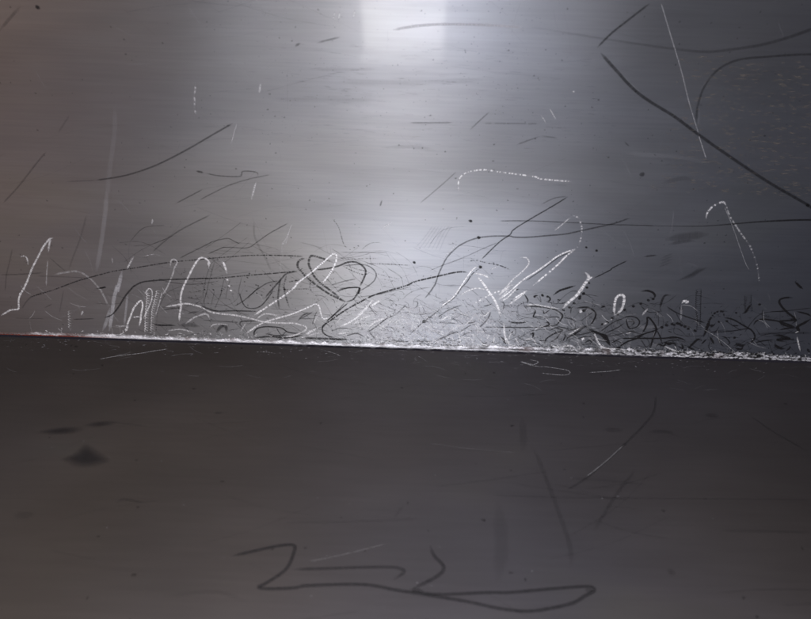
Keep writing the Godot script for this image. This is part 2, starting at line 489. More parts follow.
	mark(p, "scuff", mat_dark, [-155.5, 68.3, -158.8, 58.4, -161.6, 47.1], 1.02, 0.22)
	mark(p, "scuff", mat_dark, [-171.4, 82.8, -177.2, 67.5, -182.1, 49], 1.02, 0.22)
	mark(p, "scuff", mat_dark, [-163.1, 57.8, -172.5, 36], 1.02, 0.22)
	mark(p, "scuff", mat_dark, [-170.5, 56.1, -175.9, 38.7], 1.02, 0.22)
	mark(p, "scuff", mat_dark, [-176.4, 57.2, -183.1, 39.9], 1.02, 0.22)
	mark(p, "scuff", mat_dark, [-142, 49.2, -132.8, 58, -122.7, 65.4, -112.9, 67.9], 1.4, 0.4)
	mark(p, "scuff", mat_dark, [-126.1, 49.8, -118.2, 60, -110.4, 70, -105.3, 75.7, -95.7, 78.2], 1.86, 0.48)
	mark(p, "scuff", mat_dark, [-110.3, 72.1, -112.6, 63, -114.5, 50.2, -114.6, 48.3, -114, 38.2], 1.95, 0.4)
	mark(p, "scuff", mat_dark, [-105.4, 74.4, -108.4, 63.2, -107.5, 57.6, -108.5, 59.9, -106.7, 48.6, -104.7, 40.1], 1.86, 0.48, "dash", 0.6, 2.2)
	dots(p, "scuff", mat_dark, [-138.2, 74.5, -140.3, 70.3, -143.1, 66, -131.3, 62.3, -120.4, 63, -133.1, 62.9, -142, 56.2, -133.1, 54.5, -129, 52.5, -118.7, 50.8, -171.6, 56.5, -179.5, 56.5, -164.4, 56.1], 1.6, 0.65)
	mark(p, "scuff", mat_dark, [-105.8, 66.7, -96.1, 69.2, -91.2, 70.1], 1.67, 0.64, "dash", 0.55, 2.6)
	mark(p, "scuff", mat_dark, [-115.9, 58, -100.1, 60, -85.5, 60.5], 1.02, 0.44, "dash", 0.5, 2.2)
	mark(p, "scuff", mat_dark, [-148.8, 54.8, -147.1, 45.6, -143.9, 39.2, -136.7, 38.1, -130.3, 41.2, -123.7, 49.4, -118.3, 58.1], 1.49, 0.48)
	mark(p, "scuff", mat_dark, [-155, 39.5, -145.9, 45.7, -135.4, 56, -130.1, 61.8], 1.21, 0.4)
	mark(p, "scuff", mat_dark, [-98, 25.7, -92.7, 32.5, -86.3, 36.4], 1.86, 0.48)
	mark(p, "scratch", mat_white, [-217.5, 36.4, -207.4, 38.9, -197.4, 40.8, -187.8, 39, -185.7, 38.3, -176.5, 32.9, -166.8, 31.1, -154.5, 30.1, -139.9, 27, -127.8, 23.8, -110.5, 23.4, -100.5, 23.4, -90.7, 20.1, -92.2, 15.5, -101.1, 10.6, -110, 8], 2.09, 0.55)
	mark(p, "scratch", mat_white, [-146.2, 10.3, -135.6, 19, -127.8, 23.8, -117.6, 27.9, -102.5, 33.6, -86.1, 42.2, -81.6, 45, -78, 43.3, -76.4, 35.4, -74.1, 29.6, -67.2, 32.1], 1.9, 0.7)
	mark(p, "scratch", mat_white, [-135.1, 25.7, -132.4, 29.5, -127.2, 32.6, -119.9, 32.2, -113.8, 29.5], 1.9, 0.47)
	mark(p, "scratch", mat_white, [-151, 12.4, -145.3, 22.4], 1.71, 0.39)
	mark(p, "scratch", mat_white, [-178.9, 15.1, -175.4, 18.9, -169.1, 19.9, -161.6, 19.5], 1.61, 0.39)
	mark(p, "scratch", mat_white, [-91.1, 11.8, -87.1, 14.2, -88.7, 16.4], 2.47, 0.62)
	mark(p, "scratch", mat_white, [-186.7, 28.8, -182.2, 30.5, -179.3, 29.1, -178.6, 24], 1.9, 0.35)
	mark(p, "scuff", mat_dark, [-92.2, 15.5, -96, 12.4, -107.2, 13.4, -113.2, 17.7, -125.6, 18.7, -134.5, 16.8, -138.5, 12.2, -138.9, 6.9], 1.67, 0.64)
	mark(p, "scuff", mat_dark, [-185.6, 39.8, -178.6, 36.4, -170.2, 33.9, -154.1, 34.9, -134.4, 34.8], 1.86, 0.48)
	mark(p, "scuff", mat_dark, [-150.6, 17.7, -150.2, 22.9, -141.4, 24.3, -134, 24.3], 1.86, 0.48)
	mark(p, "scuff", mat_dark, [-128.6, 11.1, -118.7, 9.2, -107.4, 10.4], 1.86, 0.56)
	mark(p, "scuff", mat_dark, [-173.8, 10, -168.7, 17, -164.3, 17.1, -164.3, 10.4], 3.72, 0.44)
	mark(p, "scuff", mat_dark, [-138.9, 6.9, -136.5, 6.2, -123.8, 7.9, -108.8, 7, -93.6, 10.9], 2.23, 0.64)
	mark(p, "scuff", mat_dark, [-184.8, 23.7, -167.6, 22.7, -151.5, 22.4], 1.21, 0.32)
	mark(p, "scuff", mat_dark, [-118.2, 19, -113.7, 10.1, -108.4, 14.9], 1.4, 0.48)
	mark(p, "scuff", mat_dark, [-87.2, 91.6, -91.9, 90.5, -95, 87, -95.2, 82.3, -92.4, 78.3, -89, 73.6, -82.1, 67, -75, 60.9, -66.7, 54.9, -65.5, 54.5, -58.3, 50.5, -52.3, 47.9], 2.51, 0.6, "dash", 0.8, 1.9, "dark oval scribble of the heaviest double loop")
	mark(p, "scuff", mat_dark, [-64.8, 88.2, -74.2, 92.1, -82.4, 94.2, -84.8, 91.4, -85.6, 86, -84, 80.7, -81.3, 73.9, -76.1, 67.2, -69, 61.2, -61.9, 55.1, -57.1, 50.5], 2.51, 0.6, "dash", 0.8, 1.9)
	mark(p, "scuff", mat_dark, [-80.5, 80.1, -69.7, 81.9, -60.2, 84.6, -51.8, 88.7, -44.7, 89.2, -38.8, 85.8, -35.9, 80.4, -37.7, 72.8, -41.3, 64.4], 2.05, 0.6)
	mark(p, "scuff", mat_dark, [-55.4, 85.1, -40, 87.1, -31.7, 84.7, -26.9, 78.7, -28.1, 71.8, -34, 65.3, -41.3, 60.1], 1.4, 0.4)
	mark(p, "scuff", mat_dark, [-56.6, 85.5, -48.4, 80.7, -37.7, 77, -31.7, 79.9], 1.67, 0.48, "dash", 0.5, 2.2)
	mark(p, "scuff", mat_dark, [-53.1, 85.9, -43.6, 82.2, -34.1, 80.5], 1.3, 0.4, "dash", 0.5, 2.2)
	mark(p, "scuff", mat_dark, [-36.5, 87.9, -22.3, 88.4, -10.5, 88.2, 2.6, 88], 1.21, 0.48, "dash", 0.55, 2)
	mark(p, "scuff", mat_dark, [-26.9, 78.7, -16.2, 75.7, -6.6, 74], 1.12, 0.36, "dash", 0.5, 2.2)
	mark(p, "scuff", mat_dark, [-22.1, 73.4, -7.7, 70.5], 1.02, 0.28, "dash", 0.5, 2.2)
	mark(p, "scuff", mat_dark, [-60.6, 60.8, -49.7, 63.3, -41.3, 63, -42.5, 57.3, -41.3, 63.2, -43.7, 56.7, -47.4, 50.9, -53.5, 48.5], 1.86, 0.56)
	mark(p, "scuff", mat_dark, [-41.3, 63.9, -52.1, 62.7, -63, 58.1], 1.49, 0.48)
	mark(p, "scuff", mat_dark, [-84.4, 69.7, -85.3, 61.3, -82.4, 56.4], 1.67, 0.52, "dash", 0.55, 2.2)
	mark(p, "scuff", mat_dark, [-57.6, 98.5, -37.7, 99.3, -17.8, 100], 1.02, 0.22)
	mark(p, "scuff", mat_dark, [-57.7, 91.1, -41.2, 92.8, -24.7, 93.7], 1.3, 0.26, "dash", 0.6, 3)
	mark(p, "scuff", mat_dark, [-92.4, 107, -83.2, 104.8, -71.6, 101.3], 1.12, 0.16)
	mark(p, "scuff", mat_dark, [-67.7, 64.7, -55.6, 69.4, -43.6, 72.6], 1.3, 0.34)
	mark(p, "scuff", mat_dark, [-64, 130, -59.5, 123.8, -57.3, 116.1, -55.1, 107.1, -52.3, 102.6], 1.12, 0.32, "dash", 0.6, 2.2)
	dots(p, "scuff", mat_dark, [-49.4, 101.4, -45.8, 103.5, -42.3, 105.2], 1.4, 0.5)
	mark(p, "scratch", mat_white, [-22.7, 122.6, -18.2, 125.9, -13.6, 129.3], 1.9, 0.31)
	mark(p, "scuff", mat_dark, [-75, 16.2, -75.6, 19.2, -73.6, 23, -67.3, 28.4, -54.8, 39.1, -42.5, 47.5, -29.2, 55.9, -17.1, 60.6, -5.2, 65, 3.2, 68.9, 6.3, 71.1, 18.1, 75, 28.7, 78.1, 39.2, 81.3, 47.4, 82.9, 53.4, 82.5], 2.05, 0.72, "dash", 0.85, 1.9, "long dark diagonal scratch rising from the seam under the bright reflection")
	mark(p, "scuff", mat_dark, [-43.7, 53.7, -26.8, 56.5, -11.1, 61.3, 3.3, 66.1], 1.02, 0.28)
	mark(p, "scuff", mat_dark, [-72.3, 26, -58.5, 40.4, -51, 47.9], 1.67, 0.56)
	mark(p, "scuff", mat_dark, [-69.7, 29, -60.9, 38.9, -54.7, 47.8], 1.3, 0.4)
	mark(p, "scratch", mat_white, [-45, 32.2, -36.4, 41.3, -28.6, 53.1], 2.28, 0.66)
	mark(p, "scratch", mat_white, [-61.2, 21.2, -51.3, 26.1, -41.3, 34.6, -35.2, 42.8], 2.28, 0.66)
	mark(p, "scratch", mat_white, [-31.5, 44.4, -21.9, 51.9], 2.85, 0.74)
	mark(p, "scratch", mat_white, [-48.8, 23.2, -40.1, 30.2, -27.8, 36.5], 1.9, 0.58)
	mark(p, "scratch", mat_white, [-33.9, 20.8, -26.5, 28.5, -16.7, 32.6], 2.28, 0.62)
	mark(p, "scratch", mat_white, [-62.6, 13.7, -56.4, 14.4, -50.1, 14.9], 1.52, 0.62)
	mark(p, "scratch", mat_white, [-63, 24.1, -56.1, 34.7], 1.9, 0.47)
	mark(p, "scratch", mat_white, [-84.8, 21.8, -79.5, 32.3, -75.8, 34.7], 1.71, 0.39)
	mark(p, "scratch", mat_white, [-92.1, 11, -85, 15.8, -77.4, 20.6], 2.47, 0.66)
	mark(p, "scratch", mat_white, [-90.2, 9.6, -83.9, 12.1, -76.3, 14.6], 1.9, 0.47)
	mark(p, "scratch", mat_white, [-71.1, 25.3, -64.8, 30.7, -58.6, 32.4], 1.71, 0.43)
	mark(p, "scratch", mat_white, [-41.3, 46.9, -36.4, 48.5, -34, 38.5], 1.71, 0.47)
	mark(p, "scratch", mat_white, [-26.4, 18.1, -16.6, 26, -6.9, 33], 1.9, 0.47)
	mark(p, "scratch", mat_white, [-57.6, 16.9, -43.8, 21.9, -31.4, 23.9], 1.71, 0.47)
	mark(p, "scuff", mat_dark, [-95.7, 28, -88.1, 33.4, -83.1, 37.3], 1.67, 0.4)
	mark(p, "scuff", mat_dark, [-95.7, 28.7, -88.3, 29, -82.1, 29.3], 1.3, 0.36)
	mark(p, "scuff", mat_dark, [-84.8, 21.8, -82, 32.2, -79.4, 38.2], 1.21, 0.4)
	mark(p, "scuff", mat_dark, [-75.5, 20.7, -75.1, 14.7, -70.2, 10.4, -63.9, 9.1], 1.86, 0.64)
	mark(p, "scuff", mat_dark, [-95.3, 7.1, -85.3, 7.5, -71.5, 7.6, -51.4, 7.3], 2.79, 0.64)
	mark(p, "scuff", mat_dark, [-66.3, 16.5, -58.8, 19.8, -46.3, 18.8], 1.4, 0.4)
	mark(p, "scuff", mat_dark, [-33.9, 16.3, -26.5, 22.6, -16.7, 31.9, -9.4, 35.8], 1.58, 0.52)
	mark(p, "scuff", mat_dark, [-32.6, 15.6, -28.9, 12, -26.3, 7.6], 1.86, 0.56)
	mark(p, "scuff", mat_dark, [-21.3, 7.8, -11.3, 7.4, 3.8, 7.3], 2.23, 0.48)
	mark(p, "scuff", mat_dark, [-55.1, 11, -43.9, 14.4, -36.4, 10.2], 1.58, 0.48)
	mark(p, "scuff", mat_dark, [-9.4, 35.1, -2.2, 44.1, 1.3, 48.5], 1.3, 0.32)
	mark(p, "scuff", mat_dark, [16.6, 54, 21.1, 61.1, 25.5, 69.7, 27.5, 78.1, 30.6, 87.7, 34.8, 97.3, 42.4, 106.8, 51.3, 113.1, 60.3, 116.6, 71.7, 118.6, 86.7, 119.2, 89.8, 118.5, 101.4, 118.8, 118.4, 121.1, 133.1, 123.2, 146.3, 126.9, 159.5, 130.8, 161.4, 131.3, 172.3, 134.6, 185, 140.3], 1.77, 0.4)
	dots(p, "scuff", mat_dark, [60.3, 116.9, 52.2, 132.3, 6.2, 90.9, 63.9, 88.3], 3, 0.85)
	mark(p, "scuff", mat_dark, [64.2, 95.7, 70.6, 103.9, 79, 114.1, 86.6, 120.8, 89.1, 125.4, 99.7, 134.1, 120.6, 149.6, 130.6, 157.5], 1.49, 0.56)
	mark(p, "scuff", mat_dark, [20.1, 83.3, 31.7, 89.1, 50, 97.9, 63.5, 105.7, 76.8, 112.7], 1.02, 0.28)
	mark(p, "scuff", mat_dark, [52.7, 92.6, 58.4, 94.8, 69.2, 92.6, 81.2, 90.3, 89.9, 86.6], 1.58, 0.5, "dash", 0.6, 2.6)
	mark(p, "scratch", mat_white, [61.8, 89.2, 57.9, 86.1, 53.6, 79.1, 49.4, 70.6, 45.2, 62.1, 40.8, 55, 35, 49.8, 31.6, 45.4], 1.61, 0.77)
	mark(p, "scuff", mat_dark, [63.1, 86.9, 57.1, 80.6, 52.9, 72.2, 48.5, 66.4, 45.3, 59.3, 42, 55, 33.9, 46.9, 27, 39.4, 19.9, 32.6, 16.4, 29.1, 8, 19.5, 3.2, 13.3], 1.4, 0.5, "dash", 0.75, 3)
	dots(p, "scuff", mat_dark, [17.3, 30], 3.4, 0.9)
	mark(p, "scratch", mat_white, [58.2, 82, 65.4, 80.9, 70.3, 79, 72.9, 76.4], 2.28, 0.68)
	mark(p, "scratch", mat_white, [61.3, 79.4, 67.2, 72.7, 72.7, 64.6, 78.2, 57, 82.5, 48.8, 86.6, 37.4], 2.47, 0.77)
	mark(p, "scratch", mat_white, [89.4, 33.1, 91.2, 21.3, 92.2, 16.9, 97.7, 6.5], 1.9, 0.54)
	mark(p, "scratch", mat_white, [47.8, 58.7, 54.7, 63.9, 62.9, 67, 71.4, 65.2], 1.71, 0.59)
	mark(p, "scratch", mat_white, [59.3, 49.4, 67.4, 55.4, 76.5, 62.1, 85.8, 66, 90.2, 69.6], 1.9, 0.68, "dash", 0.75, 3.4)
	mark(p, "scratch", mat_white, [81.6, 59.3, 87, 65.8, 91.7, 68.1], 2.09, 0.54)
	mark(p, "scratch", mat_white, [72.2, 85.2, 81, 91.7], 1.71, 0.41, "dash", 0.6, 3)
	mark(p, "scratch", mat_white, [32.4, 97.2, 37.9, 104, 42.2, 110.1], 1.52, 0.36, "dash", 0.6, 2.4)
	mark(p, "scuff", mat_dark, [7.5, 106.2, 15.2, 117.5, 20.5, 126.7], 1.12, 0.1)
	mark(p, "scuff", mat_dark, [10.8, 105.5, 18, 117.7, 23.3, 126.8], 1.12, 0.1)
	mark(p, "scuff", mat_dark, [14, 104.9, 20.9, 117.8, 26, 126.9], 1.12, 0.1)
	mark(p, "scuff", mat_dark, [17.3, 104.2, 23.8, 117.9, 28.8, 127], 1.12, 0.1)
	mark(p, "scuff", mat_dark, [20.6, 103.5, 26.7, 118, 31.5, 127.1], 1.12, 0.1)
	mark(p, "scuff", mat_dark, [23.9, 102.8, 29.6, 118.1, 34.2, 127.2], 1.12, 0.1)
	mark(p, "scuff", mat_dark, [27.2, 102.2, 32.4, 118.2, 37, 127.3], 1.12, 0.1)
	mark(p, "scuff", mat_dark, [72.2, 26.1, 82, 26.6, 95.7, 27], 1.12, 0.56)
	mark(p, "scuff", mat_dark, [27.2, 8.2, 36.9, 13.9, 42.9, 17.9, 50.2, 20.5], 1.86, 0.6)
	mark(p, "scuff", mat_dark, [31.2, 29.3, 47.2, 29.2], 1.21, 0.48)
	mark(p, "scuff", mat_dark, [55.8, 30.3, 59.5, 30.2, 64.3, 32.1], 1.86, 0.56)
	mark(p, "scuff", mat_dark, [67.3, 24.9, 74, 34, 76.9, 42.8], 1.67, 0.56)
	mark(p, "scuff", mat_dark, [7, 50.9, 10.6, 50.3, 10.2, 46, 7.2, 43], 1.4, 0.34)
	mark(p, "scuff", mat_dark, [-1.2, 39.8, 13.6, 37.4, 25.7, 40.1], 1.12, 0.26)
	mark(p, "scuff", mat_dark, [87.9, 16.7, 90.6, 13.8, 93.7, 7.8], 2.6, 0.68)
	mark(p, "scuff", mat_dark, [69.2, 48.3, 72.7, 49.2, 77.4, 51.5], 1.67, 0.56)
	mark(p, "scuff", mat_dark, [29.6, 35.2, 36.7, 41.3, 43.7, 45.9, 50.9, 49], 1.21, 0.4)
	mark(p, "scuff", mat_dark, [-2.8, 52.7, 1.9, 58.5, 9, 63, 22.1, 66.3], 1.12, 0.2)
	mark(p, "scuff", mat_dark, [50.3, 19.7, 57.3, 25.9, 62, 29.1], 1.49, 0.44)
	mark(p, "scuff", mat_dark, [7.1, 8.9, 18.4, 7.9, 27.2, 9], 2.23, 0.48)
	mark(p, "scuff", mat_dark, [32.4, 5.4, 48.8, 4.5, 66.4, 4, 76.5, 3.8], 1.86, 0.4)
	mark(p, "scuff", mat_dark, [71.3, 5.4, 86.5, 4.5, 97.9, 4.2], 2.23, 0.64)
	mark(p, "scuff", mat_dark, [8.6, 2.9, 17.4, 2.5, 27.4, 3.6], 2.23, 0.56)
	mark(p, "scuff", mat_dark, [67, 45.3, 71.1, 39.7, 75.7, 42.8], 1.4, 0.4)
	mark(p, "scuff", mat_dark, [48.3, 11.3, 54.2, 16.9, 60.2, 20.1], 1.3, 0.4)
	mark(p, "scratch", mat_white, [49, 21.1, 50.7, 13.7, 52.4, 6.2], 1.9, 0.54)
	mark(p, "scratch", mat_white, [69.6, 10.7, 73.7, 6.7, 83.8, 6.5], 1.71, 0.63)
	mark(p, "scratch", mat_white, [82.6, 19.5, 82, 11.9, 81.2, 7.3], 1.9, 0.5)
	mark(p, "scratch", mat_white, [66.1, 41, 71.2, 38.3, 77.8, 46.5], 1.71, 0.54)
	mark(p, "scratch", mat_white, [82, 54.5, 86.3, 60.4, 91.6, 69], 1.71, 0.54)
	mark(p, "scratch", mat_white, [31.1, 30.8, 37, 35.5, 40.5, 37.8], 2.09, 0.63)
	mark(p, "scratch", mat_white, [52.4, 25.7, 59.3, 33.4, 63.6, 40.9], 1.52, 0.45)
	mark(p, "scratch", mat_white, [42.8, 20.9, 47.4, 25.6, 53.5, 27.3], 1.52, 0.45)
	mark(p, "scratch", mat_white, [83.9, 56.7, 90.5, 63.1, 97, 71.1, 103.4, 78.2, 112.1, 85.4, 120.6, 93.2, 129, 101.5, 136.5, 106.2, 143.7, 109.3], 1.8, 0.9, "", 0.0, 1, "long clean white diagonal scratch right of the bright reflection")
	mark(p, "scuff", mat_dark, [104.8, 76.2, 116.6, 86.9, 129.2, 99.5, 136.8, 104.4, 143.3, 107.7], 1.18, 0.45)
	mark(p, "scratch", mat_white, [143.7, 108.7, 138, 103.8, 132.1, 95.6, 126, 88, 119.7, 80.9, 111.3, 71.6], 1.99, 0.81, "dash", 0.82, 5.5)
	mark(p, "scratch", mat_white, [107, 66.6, 97, 58.4, 96.1, 55.8], 1.9, 0.81)
	mark(p, "scratch", mat_white, [96.5, 98.9, 102.3, 99.2, 105.2, 95.9, 104.9, 91.9, 100.3, 85, 93.9, 77.9, 88.7, 70.1, 83.3, 62.9], 1.52, 0.56)
	mark(p, "scratch", mat_white, [83.5, 60.8, 89.9, 69.4, 95.6, 72.4], 1.99, 0.54)
	mark(p, "scratch", mat_white, [123.5, 126.1, 128.6, 131.3, 135.5, 139.1], 1.52, 0.45)
	mark(p, "scratch", mat_white, [135.4, 139.5, 138.1, 140.5, 142.4, 138.1, 145.7, 131.3, 146.8, 123.7, 146.6, 117.3, 145.2, 110.7], 1.9, 0.54, "dash", 0.5, 5)
	mark(p, "scuff", mat_dark, [130.3, 62.6, 135.7, 67.7, 142.5, 70.7, 148.7, 73.3], 2.46, 0.92)
	mark(p, "scuff", mat_dark, [163.6, 81.2, 176.6, 89.9, 178.2, 92, 189.8, 99.8], 1.46, 0.65)
	mark(p, "scuff", mat_dark, [203, 104.3, 208.7, 105.2, 214.3, 106], 2.01, 0.42)
	mark(p, "scratch", mat_white, [155.1, 87, 158.5, 83.8, 159, 80.4, 156.3, 74.7, 153.7, 67.7, 154.6, 70, 150.8, 62.9, 144.6, 55.5, 140.6, 49], 3.41, 0.85, "", 0.0, 1, "fat chalky white scratch with a forked top")
	mark(p, "scratch", mat_white, [158.5, 80.1, 162.8, 82.6], 1.9, 0.72)
	dots(p, "scuff", mat_dark, [160.2, 76.3, 157, 65.7, 154.5, 62.1, 114.3, 60.5, 120.7, 62.5, 125.7, 61, 152.7, 111.2, 162, 108.4], 2.4, 0.85)
	dots(p, "scuff", mat_dark, [159.1, 71.6, 157.1, 65.2, 154.2, 60.2, 150.1, 55, 146.4, 50.6, 141.4, 47.5], 2.8, 0.9)
	mark(p, "scuff", mat_dark, [77, 133.2, 105.4, 134.3, 133.9, 134.1, 169.5, 133.5, 183.8, 133.7, 206.6, 133.8], 1.09, 0.4)
	mark(p, "scuff", mat_dark, [195.3, 133.7, 206.6, 133.8, 229.4, 134.2, 248.5, 135.1, 267.9, 137.3, 289.9, 140.2, 312.1, 142.2, 335.6, 143.6, 373.9, 143.7], 2.01, 0.9, "rise", 0.0, 1)
	mark(p, "scuff", mat_dark, [105.1, 50.4, 118.5, 50.2, 130.9, 48.6, 137.3, 45.9, 141.5, 41.8, 139.9, 35.9, 135.6, 30.5, 121, 29.2], 1.82, 0.78)
	mark(p, "scuff", mat_dark, [141.8, 39.6, 149.3, 38.4, 154.7, 35], 1.55, 0.6)
	mark(p, "scuff", mat_dark, [152.6, 50.1, 162.1, 51.2, 168.7, 47.9, 171.2, 43.7, 170.3, 37.8, 167.6, 31.1], 2.01, 0.85)
	mark(p, "scuff", mat_dark, [158.5, 46.8, 161.9, 48.8], 3.28, 0.95)
	mark(p, "scuff", mat_dark, [158.3, 35.9, 168.8, 47.2], 1.09, 0.5)
	mark(p, "scuff", mat_dark, [148.9, 14.6, 149.7, 17.7, 156.4, 23.2, 162.8, 30.1, 167.6, 31.1], 2.73, 0.88)
	mark(p, "scuff", mat_dark, [148.7, 25.1, 156.9, 28.4, 162.6, 31.6], 1.82, 0.75)
	mark(p, "scuff", mat_dark, [129.5, 9.3, 130, 15.4, 136.7, 21.7, 143.7, 25.7, 135.9, 28.3], 1.82, 0.75)
	mark(p, "scuff", mat_dark, [133.1, 11, 139.8, 17.3, 142.5, 24.9], 1.55, 0.65)
	mark(p, "scuff", mat_dark, [122.8, 13.6, 131.6, 13.2], 1.64, 0.7)
	mark(p, "scuff", mat_dark, [165.7, 27.3, 176.1, 24, 181.6, 20.5, 186.3, 14.6, 189.6, 10.2], 3.1, 0.92)
	mark(p, "scuff", mat_dark, [86.6, 26.4, 106.3, 27.3, 127.2, 28.3], 1.09, 0.7)
	mark(p, "scuff", mat_dark, [115.4, 61.5, 120.4, 55.3, 118.2, 63], 1.29, 0.3)
	mark(p, "scuff", mat_dark, [125.6, 61.9, 128.4, 58.5, 126.5, 54.8], 1.82, 0.8)
	mark(p, "scuff", mat_dark, [114, 47.2, 116.6, 45.8, 115.5, 39.3, 118.5, 40.1], 1.64, 0.8)
	mark(p, "scuff", mat_dark, [123.7, 47.6, 124.8, 43.3, 129.8, 47.8], 1.64, 0.75)
	mark(p, "scuff", mat_dark, [114.9, 39.3, 125.9, 39.5, 139.3, 40.2], 1.28, 0.6)
	mark(p, "scuff", mat_dark, [127.5, 36.1, 130.6, 31.1, 124.7, 28.6], 1.82, 0.8)
	mark(p, "scuff", mat_dark, [93.4, 33.3, 99.7, 32.1, 107, 32.6, 110.6, 33.7], 2.01, 0.7)
	mark(p, "scuff", mat_dark, [99.3, 23.2, 97.2, 20.1], 1.64, 0.6)
	mark(p, "scuff", mat_dark, [115.3, 19.3, 117.5, 21.6, 117.5, 15.6], 2.01, 0.8)
	mark(p, "scuff", mat_dark, [145.3, 13, 147, 19.1, 145.4, 22], 1.64, 0.7)
	mark(p, "scuff", mat_dark, [153, 20.8, 161.5, 21.9, 173.3, 26.1], 1.46, 0.6)
	mark(p, "scuff", mat_dark, [157.3, 16.5, 166.8, 19.9, 174.4, 18.7], 1.46, 0.6)
	mark(p, "scuff", mat_dark, [165.4, 12.3, 169.9, 15.5, 173.1, 11.1], 1.64, 0.7)
	mark(p, "scuff", mat_dark, [131.4, 24.4, 139.5, 29.2, 150.9, 26.7], 1.46, 0.6)
	mark(p, "scuff", mat_dark, [123.7, 5.2, 130.2, 4, 141.2, 6], 2.37, 0.85)
	mark(p, "scuff", mat_dark, [88.7, 3.8, 96.2, 4.6, 105, 4.5], 2.01, 0.7)
	mark(p, "scuff", mat_dark, [176.5, 5.1, 184.2, 4.2, 190.5, 4.9], 2.37, 0.8)
	mark(p, "scuff", mat_dark, [148.6, 43.5, 148.3, 50, 151.2, 51.5], 1.28, 0.5)
	mark(p, "scuff", mat_dark, [174.6, 53.2, 178.3, 52.6], 1.64, 0.7)
	mark(p, "scuff", mat_dark, [134.5, 58.7, 137.6, 57.4], 1.64, 0.7)
	mark(p, "scuff", mat_dark, [105.1, 62.5, 108.7, 56.3, 107.2, 54.1], 1.64, 0.7)
	mark(p, "scuff", mat_dark, [97.4, 66.4, 99.1, 67.9], 1.82, 0.7)
	mark(p, "scuff", mat_dark, [113.6, 61.4, 117.2, 61.9], 1.64, 0.7)
	mark(p, "scuff", mat_dark, [120.2, 61.7, 122.6, 61.5], 2.01, 0.8)
	mark(p, "scuff", mat_dark, [84.1, 54.6, 88, 51.9, 87.3, 46.1], 1.28, 0.5)
	mark(p, "scratch", mat_white, [89.2, 25.7, 91.7, 18.4, 93.8, 9.4], 1.9, 0.77)
	mark(p, "scratch", mat_white, [101.3, 15.7, 103.6, 12, 105.8, 9.1], 1.71, 0.72)
	mark(p, "scratch", mat_white, [172.3, 24.6, 177.6, 14.3, 182.2, 9.1, 187.5, 7.1], 1.9, 0.77)
	mark(p, "scratch", mat_white, [156.4, 48.9, 157.6, 44.6], 3.23, 0.85)
	mark(p, "scratch", mat_white, [162.2, 17.4, 165.5, 16.1], 3.23, 0.81)
	mark(p, "scratch", mat_white, [110.3, 13.1, 117.6, 14.9, 122.2, 7.5], 1.71, 0.54)
	mark(p, "scratch", mat_white, [133.3, 9.4, 141.1, 6.7, 153.4, 8.7, 159, 4.4], 1.9, 0.63)
	mark(p, "scratch", mat_white, [87.7, 15.2, 95.8, 8.7, 104.8, 6], 1.52, 0.54)
	mark(p, "scratch", mat_white, [107, 66.8, 101.7, 60.3, 91.7, 50.6], 1.71, 0.63)
	mark(p, "scratch", mat_white, [98.3, 69.9, 90.9, 59.1, 84.2, 53.9], 1.71, 0.72)
	mark(p, "scratch", mat_white, [91, 70.4, 83.4, 62.4], 1.52, 0.63)
	mark(p, "scratch", mat_white, [147.7, 22.8, 151.5, 22.3, 160.2, 30.8], 1.9, 0.63)
	mark(p, "scratch", mat_white, [106.3, 51.2, 115.9, 52.3, 125.8, 50.5, 138.2, 48.9], 1.9, 0.45)
	mark(p, "scratch", mat_white, [95.4, 12.5, 97.2, 20.1, 101.8, 23.3], 1.52, 0.45)
	mark(p, "scratch", mat_white, [118, 22.4, 120, 27, 127, 30.2], 1.42, 0.45)
	mark(p, "scratch", mat_white, [187.9, 44.3, 186.4, 52.9, 186.7, 62.2, 189.8, 65.1, 193.1, 63.8, 194.1, 57.5, 193.4, 51, 190.7, 45.9, 187.4, 43.6], 2.85, 0.81, "", 0.0, 1, "small chalky white loop standing above dark scribbles")
	mark(p, "scratch", mat_white, [179.3, 33, 181.5, 34.6, 186.8, 39.9], 2.47, 0.72, "dash", 0.6, 4)
	dots(p, "scuff", mat_dark, [178.6, 33.7, 183.1, 36.1, 186.6, 40.6, 190.9, 44.4, 196.1, 49.7, 203.3, 53.6, 209.4, 56.7, 215.4, 60.4, 219.3, 62], 2.8, 0.9)
	mark(p, "scuff", mat_dark, [207.1, 69.3, 212.9, 70.2, 218.1, 68.3, 220.5, 64.9, 219.4, 61.6], 2.37, 0.88)
	mark(p, "scuff", mat_dark, [227.3, 51.6, 227.5, 60.2, 229.3, 65.9, 234.1, 66.1], 2.55, 0.55)
	mark(p, "scratch", mat_white, [245.4, 58.1, 247.3, 60.7, 250.6, 59.4, 248.3, 61.7], 3.23, 0.81)
	mark(p, "haze_streak", mat_haze, [245.7, 56.6, 247.2, 48.1, 248.7, 39.4], 2.23, 0.25)
	mark(p, "scuff", mat_dark, [257, 74, 260.4, 55.8, 265.1, 40.1, 267.1, 28.4], 1, 0.6, "coil", 2, 2.3)
	mark(p, "scuff", mat_dark, [259.4, 74.1, 264.4, 48.8, 267, 34.3], 1.18, 0.4)
	mark(p, "scuff", mat_dark, [232.8, 54.7, 242.5, 48.6, 255.9, 43.4, 271.7, 38.1], 1.55, 0.6)
	mark(p, "scuff", mat_dark, [227, 8.7, 227.2, 20.8, 228.5, 29.8, 223.2, 38.4, 218.1, 42.6, 218.9, 35.3, 216.5, 24.9], 2.01, 0.88)
	mark(p, "scuff", mat_dark, [208.7, 20, 219, 24.9, 229.2, 29.8, 224, 31.1], 1.91, 0.85)
	mark(p, "scuff", mat_dark, [228.5, 29.8, 233.1, 22.5, 236.4, 15.1], 1.46, 0.7)
